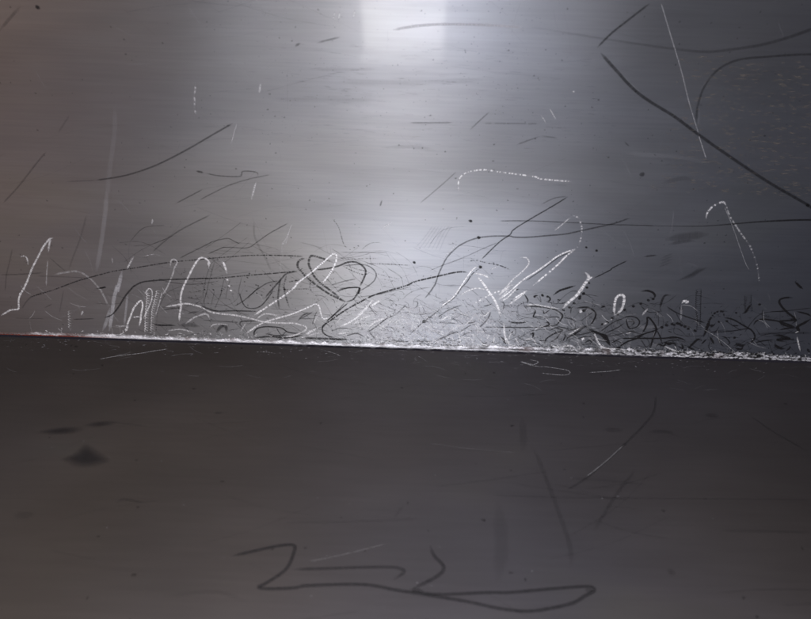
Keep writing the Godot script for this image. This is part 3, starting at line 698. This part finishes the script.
	mark(p, "scuff", mat_dark, [197.7, 18.9, 216.2, 19.6, 234.7, 20.3, 248.1, 21.9, 257.4, 19], 1.91, 0.92)
	mark(p, "scuff", mat_dark, [239.6, 20.7, 245.6, 21.8, 250.7, 21.4], 2.92, 0.95)
	mark(p, "scuff", mat_dark, [197, 8.2, 204.5, 15.4, 212.5, 19.4, 219, 24.9], 2.19, 0.88)
	mark(p, "scuff", mat_dark, [189.9, 13.2, 197.7, 18.9], 1.64, 0.8)
	mark(p, "scuff", mat_dark, [195.8, 41, 202.1, 43.1, 208.5, 41.5, 211.8, 37.2, 210.2, 32, 203.8, 30.3, 200, 37.5, 200, 41.2], 1.55, 0.72)
	mark(p, "scuff", mat_dark, [178, 25.5, 188.6, 36.3, 197.6, 41.1], 1.37, 0.6)
	mark(p, "scuff", mat_dark, [182, 23.5, 192.1, 29.8, 198.5, 36], 1.37, 0.6)
	mark(p, "scuff", mat_dark, [183.7, 20.5, 192.2, 22.1, 201.5, 25.7], 1.28, 0.5)
	mark(p, "scuff", mat_dark, [178.3, 23.3, 183.6, 21.3, 187.2, 14.7, 189.8, 10.2], 3.01, 0.92)
	mark(p, "scuff", mat_dark, [231.7, 10.4, 233.6, 13.5, 238.8, 12.2, 240.7, 15.3, 248.3, 14.8, 250.3, 11.1], 2.01, 0.85)
	mark(p, "scuff", mat_dark, [261.8, 10.1, 265.4, 16.3, 268.3, 20.2, 272.2, 19.6], 3.01, 0.92)
	mark(p, "scuff", mat_dark, [272.7, 22.6, 274.1, 33.1, 274.6, 41.9], 2.55, 0.85)
	mark(p, "scuff", mat_dark, [237.9, 16.7, 243.5, 13.9, 246.6, 17], 2.73, 0.8)
	mark(p, "scuff", mat_dark, [201.5, 25.7, 207.5, 26.7, 211.6, 24.7], 1.28, 0.6)
	mark(p, "scuff", mat_dark, [203.8, 40.6, 207, 36.3, 205.1, 33.3], 1.82, 0.7)
	mark(p, "scuff", mat_dark, [200.7, 37.5, 206.8, 37.5], 1.64, 0.7)
	mark(p, "scuff", mat_dark, [195.2, 4.3, 196.9, 9, 201.1, 6.1], 1.82, 0.8)
	mark(p, "scuff", mat_dark, [174, 51, 178.6, 52.9], 1.64, 0.7)
	mark(p, "scuff", mat_dark, [239.3, 28.7, 243.4, 26.7], 1.46, 0.6)
	mark(p, "scuff", mat_dark, [216.4, 18.8, 221.5, 11.5, 223.8, 9.3], 1.28, 0.5)
	mark(p, "scuff", mat_dark, [251.2, 12.7, 256.8, 9.9, 254.3, 15.8], 2.19, 0.7)
	mark(p, "scuff", mat_dark, [222.9, 3.9, 231.3, 5.8, 241.9, 3.1, 251.6, 5.1], 2.73, 0.85)
	mark(p, "scuff", mat_dark, [227.3, 45.9, 229.8, 32.8], 1.09, 0.35)
	mark(p, "scuff", mat_dark, [243.6, 55.1, 246.9, 51, 247.2, 55.3], 1.46, 0.5)
	mark(p, "scuff", mat_dark, [234.8, 13.5, 243.8, 18.4, 253.5, 19.6], 1.37, 0.6)
	mark(p, "scuff", mat_dark, [259.9, 13, 264.3, 10.2, 268.3, 8.8], 2.37, 0.8)
	dots(p, "scuff", mat_dark, [233, 32.2, 236.8, 34.6, 241.4, 36.2, 246.1, 37.1, 250.3, 35.1, 253.6, 33.8, 257.1, 31.7, 263.7, 29.7, 243.5, 35.3, 248.1, 36.5], 3.2, 0.88)
	mark(p, "scratch", mat_white, [212.9, 44.6, 216.4, 51.9], 2.28, 0.45)
	mark(p, "scratch", mat_white, [201.8, 24, 206.4, 25.9], 1.9, 0.45)
	mark(p, "scratch", mat_white, [180.6, 9.1, 188.5, 6.8, 204.8, 6.5], 2.47, 0.77)
	mark(p, "scratch", mat_white, [218.6, 6.8, 229.2, 3.8, 236.8, 3.7], 2.28, 0.63)
	mark(p, "scratch", mat_white, [238.8, 12.2, 251.3, 6.6, 263.1, 4], 1.9, 0.63)
	mark(p, "scuff", mat_dark, [235.9, 80.6, 246.2, 87.8, 254, 95.5], 2.37, 0.15)
	mark(p, "scuff", mat_dark, [238.8, 81.2, 248.4, 88.7, 255.6, 95.6], 2.37, 0.15)
	mark(p, "scuff", mat_dark, [241.6, 81.9, 250.6, 89.6, 257.2, 95.7], 2.37, 0.15)
	mark(p, "scuff", mat_dark, [244.4, 82.5, 252.7, 90.5, 258.9, 95.7], 2.37, 0.15)
	mark(p, "scuff", mat_dark, [247.2, 83.2, 254.9, 91.4, 260.5, 95.8], 2.37, 0.15)
	mark(p, "scuff", mat_dark, [217.2, 94.1, 228.4, 99.9], 2.01, 0.12)
	mark(p, "scuff", mat_dark, [217.6, 97.1, 228.3, 102.9], 2.01, 0.12)
	mark(p, "scuff", mat_dark, [217.9, 100.1, 228.1, 105.8], 2.01, 0.12)
	mark(p, "scuff", mat_dark, [218.3, 103, 228, 108.7], 2.01, 0.12)
	mark(p, "scuff", mat_dark, [218.3, 121.2, 233.7, 124.4, 253.7, 127.7], 9.11, 0.2)
	mark(p, "scuff", mat_dark, [221.5, 116.8, 239.1, 120.7, 243.8, 120.2], 3.65, 0.2)
	mark(p, "scuff", mat_dark, [286.6, 45, 295.7, 42.8, 305.6, 37.3, 314.2, 32.5, 318.8, 26.7, 318.9, 21.5, 314.5, 16.8], 1.82, 0.8)
	mark(p, "scuff", mat_dark, [275.6, 28.7, 293.8, 30.2, 309, 33.7, 313.8, 33.9], 1.46, 0.65)
	mark(p, "scuff", mat_dark, [277.9, 24.3, 281.4, 20, 284.3, 15.5], 2.19, 0.88)
	mark(p, "scuff", mat_dark, [272.5, 15.1, 276.1, 21.2], 2.01, 0.85)
	mark(p, "scuff", mat_dark, [302.5, 14.8, 305.9, 16.4, 310, 15.1, 313.1, 17.5], 3.65, 0.85)
	mark(p, "scuff", mat_dark, [304.3, 12.5, 309.7, 11.2, 311.4, 14.4], 2.73, 0.85)
	mark(p, "scuff", mat_dark, [301.3, 49.5, 304.4, 51.8, 305.3, 55.4, 307, 60.5], 2.55, 0.92)
	mark(p, "scuff", mat_dark, [341.6, 68.2, 335.1, 67.9, 330.9, 65.6, 332.1, 61.4, 338.8, 54.6, 348, 47.7, 350.1, 44.9, 341.8, 43.8, 337.2, 42.9, 343.2, 38.8, 353.6, 37], 2.28, 0.93)
	mark(p, "scuff", mat_dark, [314.7, 37.7, 316, 42.1, 320.9, 44.5, 333.4, 43.5, 342.6, 41, 352.1, 37.7], 1.91, 0.88)
	mark(p, "scuff", mat_dark, [364.2, 46.9, 359.4, 42.4, 354.6, 37.8, 357, 33.4, 353.5, 33], 3.46, 0.96)
	mark(p, "scuff", mat_dark, [348.6, 54.2, 359, 51.8, 363.6, 49.1], 2.01, 0.85)
	mark(p, "scuff", mat_dark, [338.6, 33.4, 346.5, 36, 353.8, 36.3], 2.19, 0.85)
	mark(p, "scuff", mat_dark, [335.1, 28.1, 344.1, 27, 351, 24.3, 340.2, 23.1, 348.2, 21.1], 2.55, 0.88)
	mark(p, "scuff", mat_dark, [339.4, 19.3, 340.8, 16.3, 346.6, 13.5, 350.3, 13.6], 3.01, 0.92)
	mark(p, "scuff", mat_dark, [320.3, 18.5, 327.1, 21, 337.7, 23], 1.82, 0.8)
	mark(p, "scuff", mat_dark, [351.1, 10.6, 354, 13.8, 353.7, 16.8], 1.82, 0.8)
	mark(p, "scuff", mat_dark, [324.8, 52.6, 342.3, 55, 360.9, 58.3], 1.28, 0.5)
	mark(p, "scuff", mat_dark, [287.7, 24.7, 293, 23.4, 298.1, 17.6, 295.1, 14.5], 1.64, 0.6)
	mark(p, "scuff", mat_dark, [286.8, 23.2, 289.5, 17.3, 294.3, 12.9], 1.64, 0.6)
	mark(p, "scuff", mat_dark, [274.9, 37.5, 278, 34.7, 280.6, 39.2], 1.82, 0.6)
	mark(p, "scuff", mat_dark, [319, 28.2, 343, 30.7, 368.8, 31.7], 2.73, 0.28)
	mark(p, "scuff", mat_dark, [343.6, 46.1, 351.3, 45, 347.7, 40.4], 1.82, 0.8)
	mark(p, "scuff", mat_dark, [339.6, 25.3, 347.1, 24.8, 357.6, 23], 2.01, 0.7)
	mark(p, "scuff", mat_dark, [370, 14.4, 373.8, 10], 2.37, 0.8)
	mark(p, "scuff", mat_dark, [295.9, 36.9, 302.1, 36.4], 1.64, 0.7)
	mark(p, "scuff", mat_dark, [287.2, 42.4, 295.9, 36.9, 305.9, 31.4], 1.18, 0.45)
	mark(p, "scuff", mat_dark, [272, 28.6, 273.4, 36, 274.7, 43.4, 278.1, 50, 283.9, 51, 286.5, 45.3], 2.37, 0.88, "dash", 0.7, 2.4)
	dots(p, "scuff", mat_dark, [296, 50.3, 314.4, 60, 277.6, 36.2, 282.9, 40.1, 301, 23.7, 290, 41.1], 2.6, 0.85)
	mark(p, "scuff", mat_dark, [301.5, 70.1, 303.7, 61.8, 307.2, 50.5], 0.91, 0.5, "coil", 3.4, 1.8)
	mark(p, "scuff", mat_dark, [338.7, 84.5, 343.4, 80.6, 348, 77.3], 2.46, 0.92)
	mark(p, "scratch", mat_white, [356.9, 27.5, 360.3, 20.1, 364.7, 11.2], 1.61, 0.56)
	mark(p, "scratch", mat_white, [354, 31.1, 357.1, 33.1], 1.9, 0.36)
	mark(p, "scratch", mat_white, [248.1, 142.1, 248.1, 148.2, 252.2, 154.4, 258.3, 157.6, 261.7, 154.8], 2.18, 0.77, "dash", 0.72, 3.6, "dashed white arch-shaped scratch alone on the dark right side")
	mark(p, "scratch", mat_white, [261.7, 154.8, 266.7, 145.8, 272.7, 138.4, 280.5, 129.3, 290.3, 118.6, 297.4, 107.6, 303.2, 96.4, 308, 83.2], 1.71, 0.36, "dash", 0.34, 6)
	mark(p, "scratch", mat_white, [260.7, 153.2, 272, 135.3, 289.7, 104.1, 296.4, 94.5], 0.66, 0.2)
	mark(p, "scuff", mat_dark, [-258, 158.6, -232.5, 163.9, -206.6, 173.6, -180.5, 187.3, -160.6, 199.2, -141, 210.8], 1.68, 0.37)
	mark(p, "scuff", mat_dark, [-283.2, 156.3, -258, 158.6], 1.41, 0.15)
	mark(p, "scratch", mat_white, [-165.5, 245.5, -168.9, 231.2, -169.9, 215.2], 1.71, 0.34, "dash", 0.6, 5)
	mark(p, "scratch", mat_white, [-116.9, 243.3, -118.8, 235], 1.8, 0.45)
	mark(p, "scratch", mat_white, [-137.8, 210.9, -140.9, 202.6, -143.7, 194.2], 1.04, 0.27)
	mark(p, "scuff", mat_dark, [-174.5, 169.5, -168.6, 168.2], 2.12, 0.5)
	mark(p, "scuff", mat_dark, [-166.5, 167.7, -155.8, 165.8, -139.4, 165.8, -136.3, 170.3, -125.5, 169.8, -124.3, 166.3], 1.24, 0.34)
	mark(p, "scuff", mat_dark, [-174.5, 143.7, -151.1, 156.5, -134.1, 163, -114.4, 168.1], 1.24, 0.26)
	mark(p, "scuff", mat_dark, [-194.4, 140, -170.7, 153.5], 1.33, 0.31)
	mark(p, "scratch", mat_white, [-126, 161.9, -131.4, 145.3], 1.9, 0.45)
	mark(p, "scuff", mat_dark, [-340.6, 134.7, -322.7, 151.9, -304.6, 171.5, -294.3, 181.9], 1.59, 0.19)
	mark(p, "scuff", mat_dark, [-281.7, 197.7, -269.4, 213.2], 1.59, 0.11)
	mark(p, "scuff", mat_dark, [-309.2, 276.8, -290.4, 294], 2.65, 0.19)
	dots(p, "scuff", mat_dark, [-277.4, 294], 3, 0.8)
	mark(p, "scuff", mat_dark, [-73, 274.8, -64.2, 277.5, -55.5, 279.7], 1.77, 0.25)
	mark(p, "scuff", mat_dark, [-89.3, 271.8, -85.4, 274.4], 2.12, 0.31)
	mark(p, "scratch", mat_white, [-58.9, 297.9, -60.2, 292], 1.52, 0.45)
	mark(p, "scratch", mat_white, [-55.2, 298, -56.5, 290.9], 1.52, 0.45)
	mark(p, "scratch", mat_white, [-44.2, 299.5, -45.5, 293.6], 1.52, 0.45)
	mark(p, "haze_streak", mat_haze, [-16, 286.3, 1.2, 289.7, 20.7, 291.5, 50.1, 292, 79.6, 291.2], 2.38, 0.4)
	mark(p, "scuff", mat_dark, [84.4, 291.9, 92.1, 290.9, 122.9, 287.1, 155.5, 283.4, 180.8, 280.6, 213.5, 278, 232.9, 279.9, 261.1, 285.6, 290.2, 296.6, 325.7, 313.6], 2.83, 0.34, "rise", 0.0, 1)
	mark(p, "scuff", mat_dark, [46, 211.8, 53.2, 219.6, 60.4, 227.1], 1.41, 0.26)
	mark(p, "scuff", mat_dark, [9, 147.3, 24.8, 162.8, 37.6, 176.4], 1.24, 0.22)
	mark(p, "scratch", mat_white, [40.6, 159, 40, 169.2, 45.8, 175.8, 59.1, 178.6, 72.8, 177.1, 89.2, 175.4, 102.9, 173.8, 106.9, 172.2, 131.5, 171], 1.8, 0.77, "dash", 0.6, 5.5, "dashed white scratch running level near the middle of the roof")
	mark(p, "scuff", mat_dark, [56, 217.5, 76.9, 218, 100.6, 218.5], 1.41, 0.19, "dash", 0.7, 9)
	mark(p, "scuff", mat_dark, [83.9, 200.7, 101.8, 208.2], 1.41, 0.22)
	mark(p, "scuff", mat_dark, [-22.4, 149.2, -24.2, 143.1], 1.59, 0.37)
	mark(p, "scuff", mat_dark, [-56, 246.6, -2.5, 247.9, 53.3, 251.5], 4.42, 0.06)
	mark(p, "scuff", mat_dark, [-110.6, 230.5, -69.1, 231.4, -27.8, 233.3], 4.42, 0.04)
	mark(p, "scuff", mat_dark, [-1.5, 216.1, 32.5, 217.3], 1.59, 0.24)
	mark(p, "scuff", mat_dark, [-19.5, 195.2, 1.8, 196.5, 20.6, 193.8], 3.98, 0.07)
	mark(p, "scuff", mat_dark, [-73.6, 254.9, -29.3, 256.9], 2.65, 0.07)
	mark(p, "scuff", mat_dark, [168.8, 310.9, 155.3, 298.9, 144.7, 289.1, 136, 278.6], 1.94, 0.5)
	mark(p, "scuff", mat_dark, [139.1, 274.8, 151.4, 263.6, 166.3, 250.2, 180.9, 240.3, 204, 228, 225.1, 214.7, 252.6, 198.2, 290.3, 176.7, 328.4, 157.4, 332.1, 155.2, 396.4, 127.3], 2.83, 0.5, "", 0.0, 1, "boldest dark diagonal scratch on the right of the roof")
	mark(p, "scratch", mat_white, [177.2, 311.2, 189.1, 288.1, 201.6, 264, 213.3, 238.8, 225.5, 215.2], 0.85, 0.23)
	mark(p, "scratch", mat_white, [225.8, 213.9, 236.1, 194.8], 0.95, 0.27)
	mark(p, "scuff", mat_dark, [221.9, 223.2, 220.2, 236.4, 221.9, 252, 229, 264.9, 242.1, 272.8, 263.7, 276, 295.5, 278.7, 342.2, 279], 2.12, 0.34)
	mark(p, "scuff", mat_dark, [168.8, 206.4, 173.5, 202.4], 1.41, 0.31)
	mark(p, "scuff", mat_dark, [185.4, 179.3, 190.2, 179.5], 4.42, 0.46)
	mark(p, "scratch", mat_white, [100.6, 225.8, 105.2, 219.2], 1.14, 0.41)
	mark(p, "scratch", mat_white, [106.4, 231.3, 112.7, 222.2], 1.14, 0.36)
	dots(p, "scratch", mat_white, [123.1, 244.9], 1.8, 0.6)
	mark(p, "scuff", mat_dark, [102.6, 208.8, 115.9, 207.3], 1.41, 0.19)
	mark(p, "scuff", mat_dark, [204.6, 172.2, 219.9, 177.1, 230.9, 176], 4.42, 0.12)
	mark(p, "scuff", mat_dark, [109.5, 149.5, 119.8, 155.8, 130.5, 157.7], 1.24, 0.25)
	mark(p, "haze_streak", mat_haze, [170.5, 196.7, 210.7, 195.3, 241.1, 190.8], 3.72, 0.04)
	roof_wear(p)

func wall_marks(p: MeshInstance3D) -> void:
	on_wall = true
	mark(p, "scuff", mat_dark, [-110.6, 245.7, -98.5, 241.2, -81.2, 235.5, -70.8, 234.4, -69.8, 241.7, -73.2, 254.7, -84, 266, -88.5, 269.2, -83.3, 270.5, -66.1, 269.2, -56.6, 267, -21.8, 265, 0.8, 268.6, 25.6, 272.1, 47.7, 275.6, 67, 279.8, 86.4, 280.8, 111.1, 274.6, 121.3, 268.3, 128.4, 263.5, 125.1, 260.6, 104.6, 262.9, 74.1, 267.2, 58.1, 267.8, 25.6, 270.6, 10.7, 268.2], 3.31, 0.43, "", 0.0, 1, "long dark looping scribble at the bottom of the wall")
	mark(p, "scuff", mat_dark, [-68.3, 254.5, -45.5, 252.9, -7.4, 250.4, 2.9, 251.6, 4.2, 254.7, -1.9, 260.5], 3.31, 0.32)
	mark(p, "scuff", mat_dark, [22.2, 231.1, 24.8, 239.4, 31.1, 248.8, 25.8, 256.9, 10.7, 266.7], 3.45, 0.38)
	mark(p, "scuff", mat_dark, [8.7, 268.3, 17, 268], 5.3, 0.27)
	mark(p, "scuff", mat_dark, [122.1, 263.8, 128.1, 263.5], 3.98, 0.24)
	mark(p, "scratch", mat_white, [-58.9, 247.7, -33.8, 240.2, -8.1, 230.7], 1.52, 0.03)
	mark(p, "scuff", mat_dark, [-233.5, 113.7, -204.6, 117], 2.65, 0.1)
	mark(p, "scuff", mat_dark, [-201.5, 203.7, -197.8, 197.9, -180.3, 200.9], 2.92, 0.14)
	mark(p, "scuff", mat_dark, [-269.2, 215.9, -254.6, 215.2], 7.95, 0.1)
	mark(p, "scuff", mat_dark, [-154.3, 98.5, -147.1, 98.1], 3.18, 0.2)
	mark(p, "scuff", mat_dark, [71.7, 189.5, 71.5, 225.6, 66.3, 258.4], 11.93, 0.08)
	mark(p, "scuff", mat_dark, [99.2, 92.9, 98.1, 112.2, 96, 132.9], 7.95, 0.1)
	mark(p, "scuff", mat_dark, [68.1, 182, 125.5, 181.3, 167.7, 179.4, 305.4, 175.1], 1.99, 0.1)
	mark(p, "scratch", mat_white, [21.6, 127.5, 55, 132.6, 91.2, 135.3], 1.33, 0.02)
	mark(p, "scuff", mat_dark, [219.4, 55.7, 212.5, 77, 200.2, 95.1, 172.9, 126.9, 142.9, 158.5, 124.5, 173.5], 2.65, 0.19)
	mark(p, "scratch", mat_white, [176.9, 122.2, 157.6, 143, 141.4, 158.6], 1.33, 0.11)
	mark(p, "scuff", mat_dark, [105.1, 130.2, 111.7, 172.1, 118.2, 223.7, 116.4, 243.7], 4.51, 0.12)
	mark(p, "scuff", mat_dark, [179.9, 150.5, 159.5, 177.9, 137.6, 212.4], 3.18, 0.14)
	mark(p, "scuff", mat_dark, [292.2, 78, 305.4, 99.4, 322.8, 119.6], 2.65, 0.17)
	mark(p, "scuff", mat_dark, [165, 104.1, 180.9, 103.3], 6.63, 0.14)
	mark(p, "scuff", mat_dark, [201.1, 104.7, 215.7, 103, 223.8, 108.3], 5.3, 0.15)
	mark(p, "scuff", mat_dark, [253.8, 81, 267, 80.3], 6.63, 0.15)
	mark(p, "scuff", mat_dark, [180.3, 246.8, 185.5, 246.6], 6.63, 0.14)
	mark(p, "scuff", mat_dark, [227, 208.5, 260.1, 207.8, 292.2, 207.4], 3.18, 0.09)
	mark(p, "scuff", mat_dark, [127.8, 161.3, 156.9, 162, 185.4, 164.7], 3.18, 0.09)
	mark(p, "scuff", mat_dark, [-81.8, 214.8, -36, 212.1, 12.9, 207], 2.65, 0.06)
	mark(p, "scuff", mat_dark, [-145.5, 278.9, -114.6, 274.7, -93.7, 281.2], 3.98, 0.06)
	mark(p, "scuff", mat_dark, [-3.5, 207.8, 3, 194.5], 2.39, 0.09)
	mark(p, "scratch", mat_white, [-271.6, 29.9, -256.5, 23.9, -240.6, 19.8, -227.3, 14.8, -216, 10.9], 0.95, 0.34)
	mark(p, "scratch", mat_white, [106.4, 11.7, 117, 16.3, 122.5, 11.8, 115.4, 9.1], 0.95, 0.34)
	mark(p, "scratch", mat_white, [106.3, 12.8, 115.7, 17.5, 126.4, 20], 0.95, 0.32)
	mark(p, "scratch", mat_white, [124.4, 18.7, 136.2, 20.5, 147.8, 23.4, 148.6, 28.4, 140.8, 30.8, 123.1, 28.8], 0.95, 0.27)
	mark(p, "scratch", mat_white, [167, 25.4, 183.9, 22.9, 196.6, 19.7], 0.95, 0.27)
	mark(p, "scratch", mat_white, [-135.5, 11.6, -127, 10.7, -116.8, 12.7], 1.33, 0.27, "dash", 0.5, 3)
	mark(p, "scratch", mat_white, [-72, 5.9, -62.9, 9.6, -57.6, 13.6], 0.95, 0.23)
	stain(p, [-286.2, 128.9, -276.9, 123.8, -262.4, 121.2, -254.8, 123.6, -259.7, 128.5, -274, 131], 0.5, 0.3)
	stain(p, [-253.4, 118.8, -244.9, 113.6, -231.1, 112.9, -232.9, 116.8, -244.2, 120.2], 0.42, 0.3)
	stain(p, [-255.2, 158.4, -248.6, 150.8, -244.8, 143.1, -236.5, 147.1, -223, 158.2, -231.8, 164.9, -243.4, 165], 0.55, 0.4)
	wall_wear(p)

func roof_wear(p: MeshInstance3D) -> void:
	nicks(p, "white_burrs", mat_white, 300, -90, 200, 1, 56, 11.0, 0.5, 0.5, -0.72, 0.35, 1.7, 0.14)
	nicks(p, "white_burrs", mat_white, 700, -45, 80, 1, 46, 6.5, 0.6, 0.6, -0.7, 0.5, 1.6, 0.2)
	nicks(p, "white_burrs", mat_white, 700, -50, 90, 1, 36, 1.6, 0.9, 0.8, -0.4, 1.0, 1.4, 0.3)
	nicks(p, "white_burrs", mat_white, 500, -330, 390, 1, 12, 3.0, 0.6, 0.7, -0.9, 0.6, 1.6, 0.3)
	nicks(p, "scuff_haze", mat_haze, 420, -110, 230, 2, 52, 14.0, 4.5, 0.10, -0.7, 0.5, 1.6, 0.1)
	nicks(p, "scuff_haze", mat_haze, 260, -50, 90, 2, 46, 10.0, 5.0, 0.13, -0.7, 0.6, 1.5, 0.1)
	nicks(p, "dark_flecks", mat_dark, 260, -85, 210, 2, 62, 10.0, 0.55, 0.6, -0.6, 0.5, 1.3, 0.3)
	nicks(p, "dark_flecks", mat_dark, 700, -60, 210, 2, 58, 1.5, 0.8, 0.6, -0.5, 0.9, 1.3, 0.3)
	nicks(p, "dark_flecks", mat_dark, 420, 90, 390, 1, 60, 2.4, 0.7, 0.7, -0.4, 0.9, 1.4, 0.5)
	nicks(p, "dark_flecks", mat_dark, 380, -240, -40, 2, 80, 2.4, 0.7, 0.5, -0.3, 0.8, 1.1, 0.4)
	nicks(p, "dark_flecks", mat_dark, 700, -70, 140, 1, 46, 1.4, 0.9, 0.7, -0.3, 1.0, 1.5, 0.3)
	nicks(p, "fine_scratches", mat_dark, 300, -300, 120, 4, 110, 34, 0.6, 0.30, -0.35, 0.5, 1.3, 0.2)
	nicks(p, "fine_scratches", mat_dark, 120, 60, 380, 2, 60, 30, 0.8, 0.5, -0.35, 0.6, 1.3, 0.35)
	nicks(p, "fine_scratches", mat_white, 160, -380, 390, 3, 60, 16, 0.6, 0.26, -0.9, 0.45, 1.3, 0.15)
	nicks(p, "hairlines", mat_dark, 160, -420, 420, 30, 420, 60, 0.5, 0.10, 0.0, 0.3, 1.0, 0.05)
	nicks(p, "hairlines", mat_haze, 120, -420, 420, 30, 420, 26, 0.5, 0.10, -1.2, 0.6, 1.0, 0.05)
	nicks(p, "specks", mat_dark, 420, -430, 430, 20, 430, 0.9, 1.0, 0.45, 0.0, 1.5, 1.0)
	nicks(p, "specks", mat_dark, 500, -150, 130, 200, 330, 0.8, 0.9, 0.45, 0.0, 1.5, 1.0)
	nicks(p, "grime_flecks", mat_dark, 360, -150, 180, 195, 275, 7.0, 0.7, 0.11, 0.0, 0.06, 1.0)
	nicks(p, "rust_flecks", mat_rust_pale, 1500, 190, 460, 165, 275, 5.0, 0.8, 0.36, 0.0, 0.12, 1.0)

func wall_wear(p: MeshInstance3D) -> void:
	nicks(p, "fine_scratches", mat_haze, 90, -420, 420, 2, 50, 14, 0.6, 0.16, 0.0, 0.35, 1.6, 0.1)
	nicks(p, "chalk_specks", mat_haze, 260, -420, 420, 1, 20, 2.0, 0.7, 0.4, 0.0, 0.5, 1.5)
	nicks(p, "specks", mat_haze, 160, -420, 420, 20, 520, 1.3, 1.2, 0.16, 0.0, 1.5, 1.0)
	nicks(p, "hairlines", mat_dark, 90, -420, 420, 20, 520, 70, 1.6, 0.10, 0.0, 0.3, 1.0, 0.05)

# the scraped edge where roof meets wall: a low crumbly ridge, bright where the metal is bare, broken up with soot to the right
func corner_seam() -> void:
	var o := MeshInstance3D.new()
	o.name = "corner_seam"
	var st := SurfaceTool.new()
	st.begin(Mesh.PRIMITIVE_TRIANGLES)
	st.set_smooth_group(0)
	var step := 0.6
	var nx := int(1640.0 / step)
	var nz := 12
	var big := noise(91, 0.02, 3)
	var fine := noise(92, 0.35, 3)
	for i in nx + 1:
		var x := -820.0 + step * i
		var bare := smoothstep(-372.0, -318.0, x)
		var crumb := smoothstep(20.0, 260.0, x)
		var depth := lerpf(1.5, 3.6, bare) + 1.6 * big.get_noise_2d(x, 3.0) + 1.5 * absf(fine.get_noise_2d(x, 21.0)) + 3.4 * crumb * maxf(0.0, fine.get_noise_2d(x * 0.6, 9.0)) + 2.2 * smoothstep(20.0, 110.0, x)
		depth *= 1.0 - 0.45 * smoothstep(330.0, 400.0, x)
		for j in nz + 1:
			var t := float(j) / nz
			var v := depth * t
			var g := fine.get_noise_2d(x * 1.0, v * 3.0)
			var hgt := 1.1 * sin(PI * clampf(t * 0.96 + 0.04, 0.0, 1.0)) * (0.65 + lerpf(0.6, 1.1, crumb) * g + 0.5 * crumb * absf(g)) + 0.08
			var grey := 0.80 + 0.35 * big.get_noise_2d(x * 2.0, 40.0 + v * 4.0) + lerpf(0.35, 0.55, crumb) * g
			# the rim away from the gap is ragged and sooty, the lip itself clean
			grey *= 1.0 - 0.7 * smoothstep(0.55, 0.95, t + 0.5 * big.get_noise_2d(x * 4.0, 120.0))
			# the second dark line through the crumbs, right of the middle
			var line := exp(-pow((t - 0.46) * 7.0, 2.0)) * smoothstep(-10.0, 70.0, x)
			grey *= 1.0 - 0.85 * clampf(line * (0.8 + 1.2 * big.get_noise_2d(x * 3.0, 7.0)), 0.0, 1.0)
			grey *= 1.0 - crumb * smoothstep(-0.02, 0.18, fine.get_noise_2d(x * 0.45 + 300.0, v * 0.9)) * 0.93
			var c := Color(grey, grey, grey * 1.02).clamp()
			c = Color(0.13, 0.09, 0.085).lerp(c, bare * clampf(0.6 + 1.2 * big.get_noise_2d(x * 1.5, 80.0) + 0.6 * smoothstep(-330.0, -250.0, x), 0.0, 1.0))
			if x < -250.0 and j < 5:
				c = c.lerp(Color(0.34, 0.05, 0.02), smoothstep(-250.0, -330.0, x))
			st.set_color(c)
			st.add_vertex(Vector3(x * MM, -hgt * MM, (v + 0.2) * MM))
	for i in nx:
		for j in nz:
			var a := i * (nz + 1) + j
			st.add_index(a); st.add_index(a + 1); st.add_index(a + nz + 1)
			st.add_index(a + 1); st.add_index(a + nz + 2); st.add_index(a + nz + 1)
	st.generate_normals()
	o.mesh = st.commit()
	var m := StandardMaterial3D.new()
	m.albedo_color = Color(0.97, 0.97, 1.0)
	m.vertex_color_use_as_albedo = true
	m.roughness = 0.5
	m.metallic = 0.15
	m.cull_mode = BaseMaterial3D.CULL_DISABLED
	o.material_override = m
	tag(o, "crumbly bright scraped seam running along the corner between roof and back wall", "seam")
	add_child(o, true)
	on_wall = false
	nicks(o, "flakes", mat_white, 420, -350, 400, 0.5, 8, 2.2, 0.9, 0.8, 0.0, 0.8, 1.2, 0.3)
	nicks(o, "soot_flakes", mat_dark, 700, -120, 410, 1.5, 9, 2.6, 0.9, 0.85, 0.0, 0.5, 1.0, 0.3)
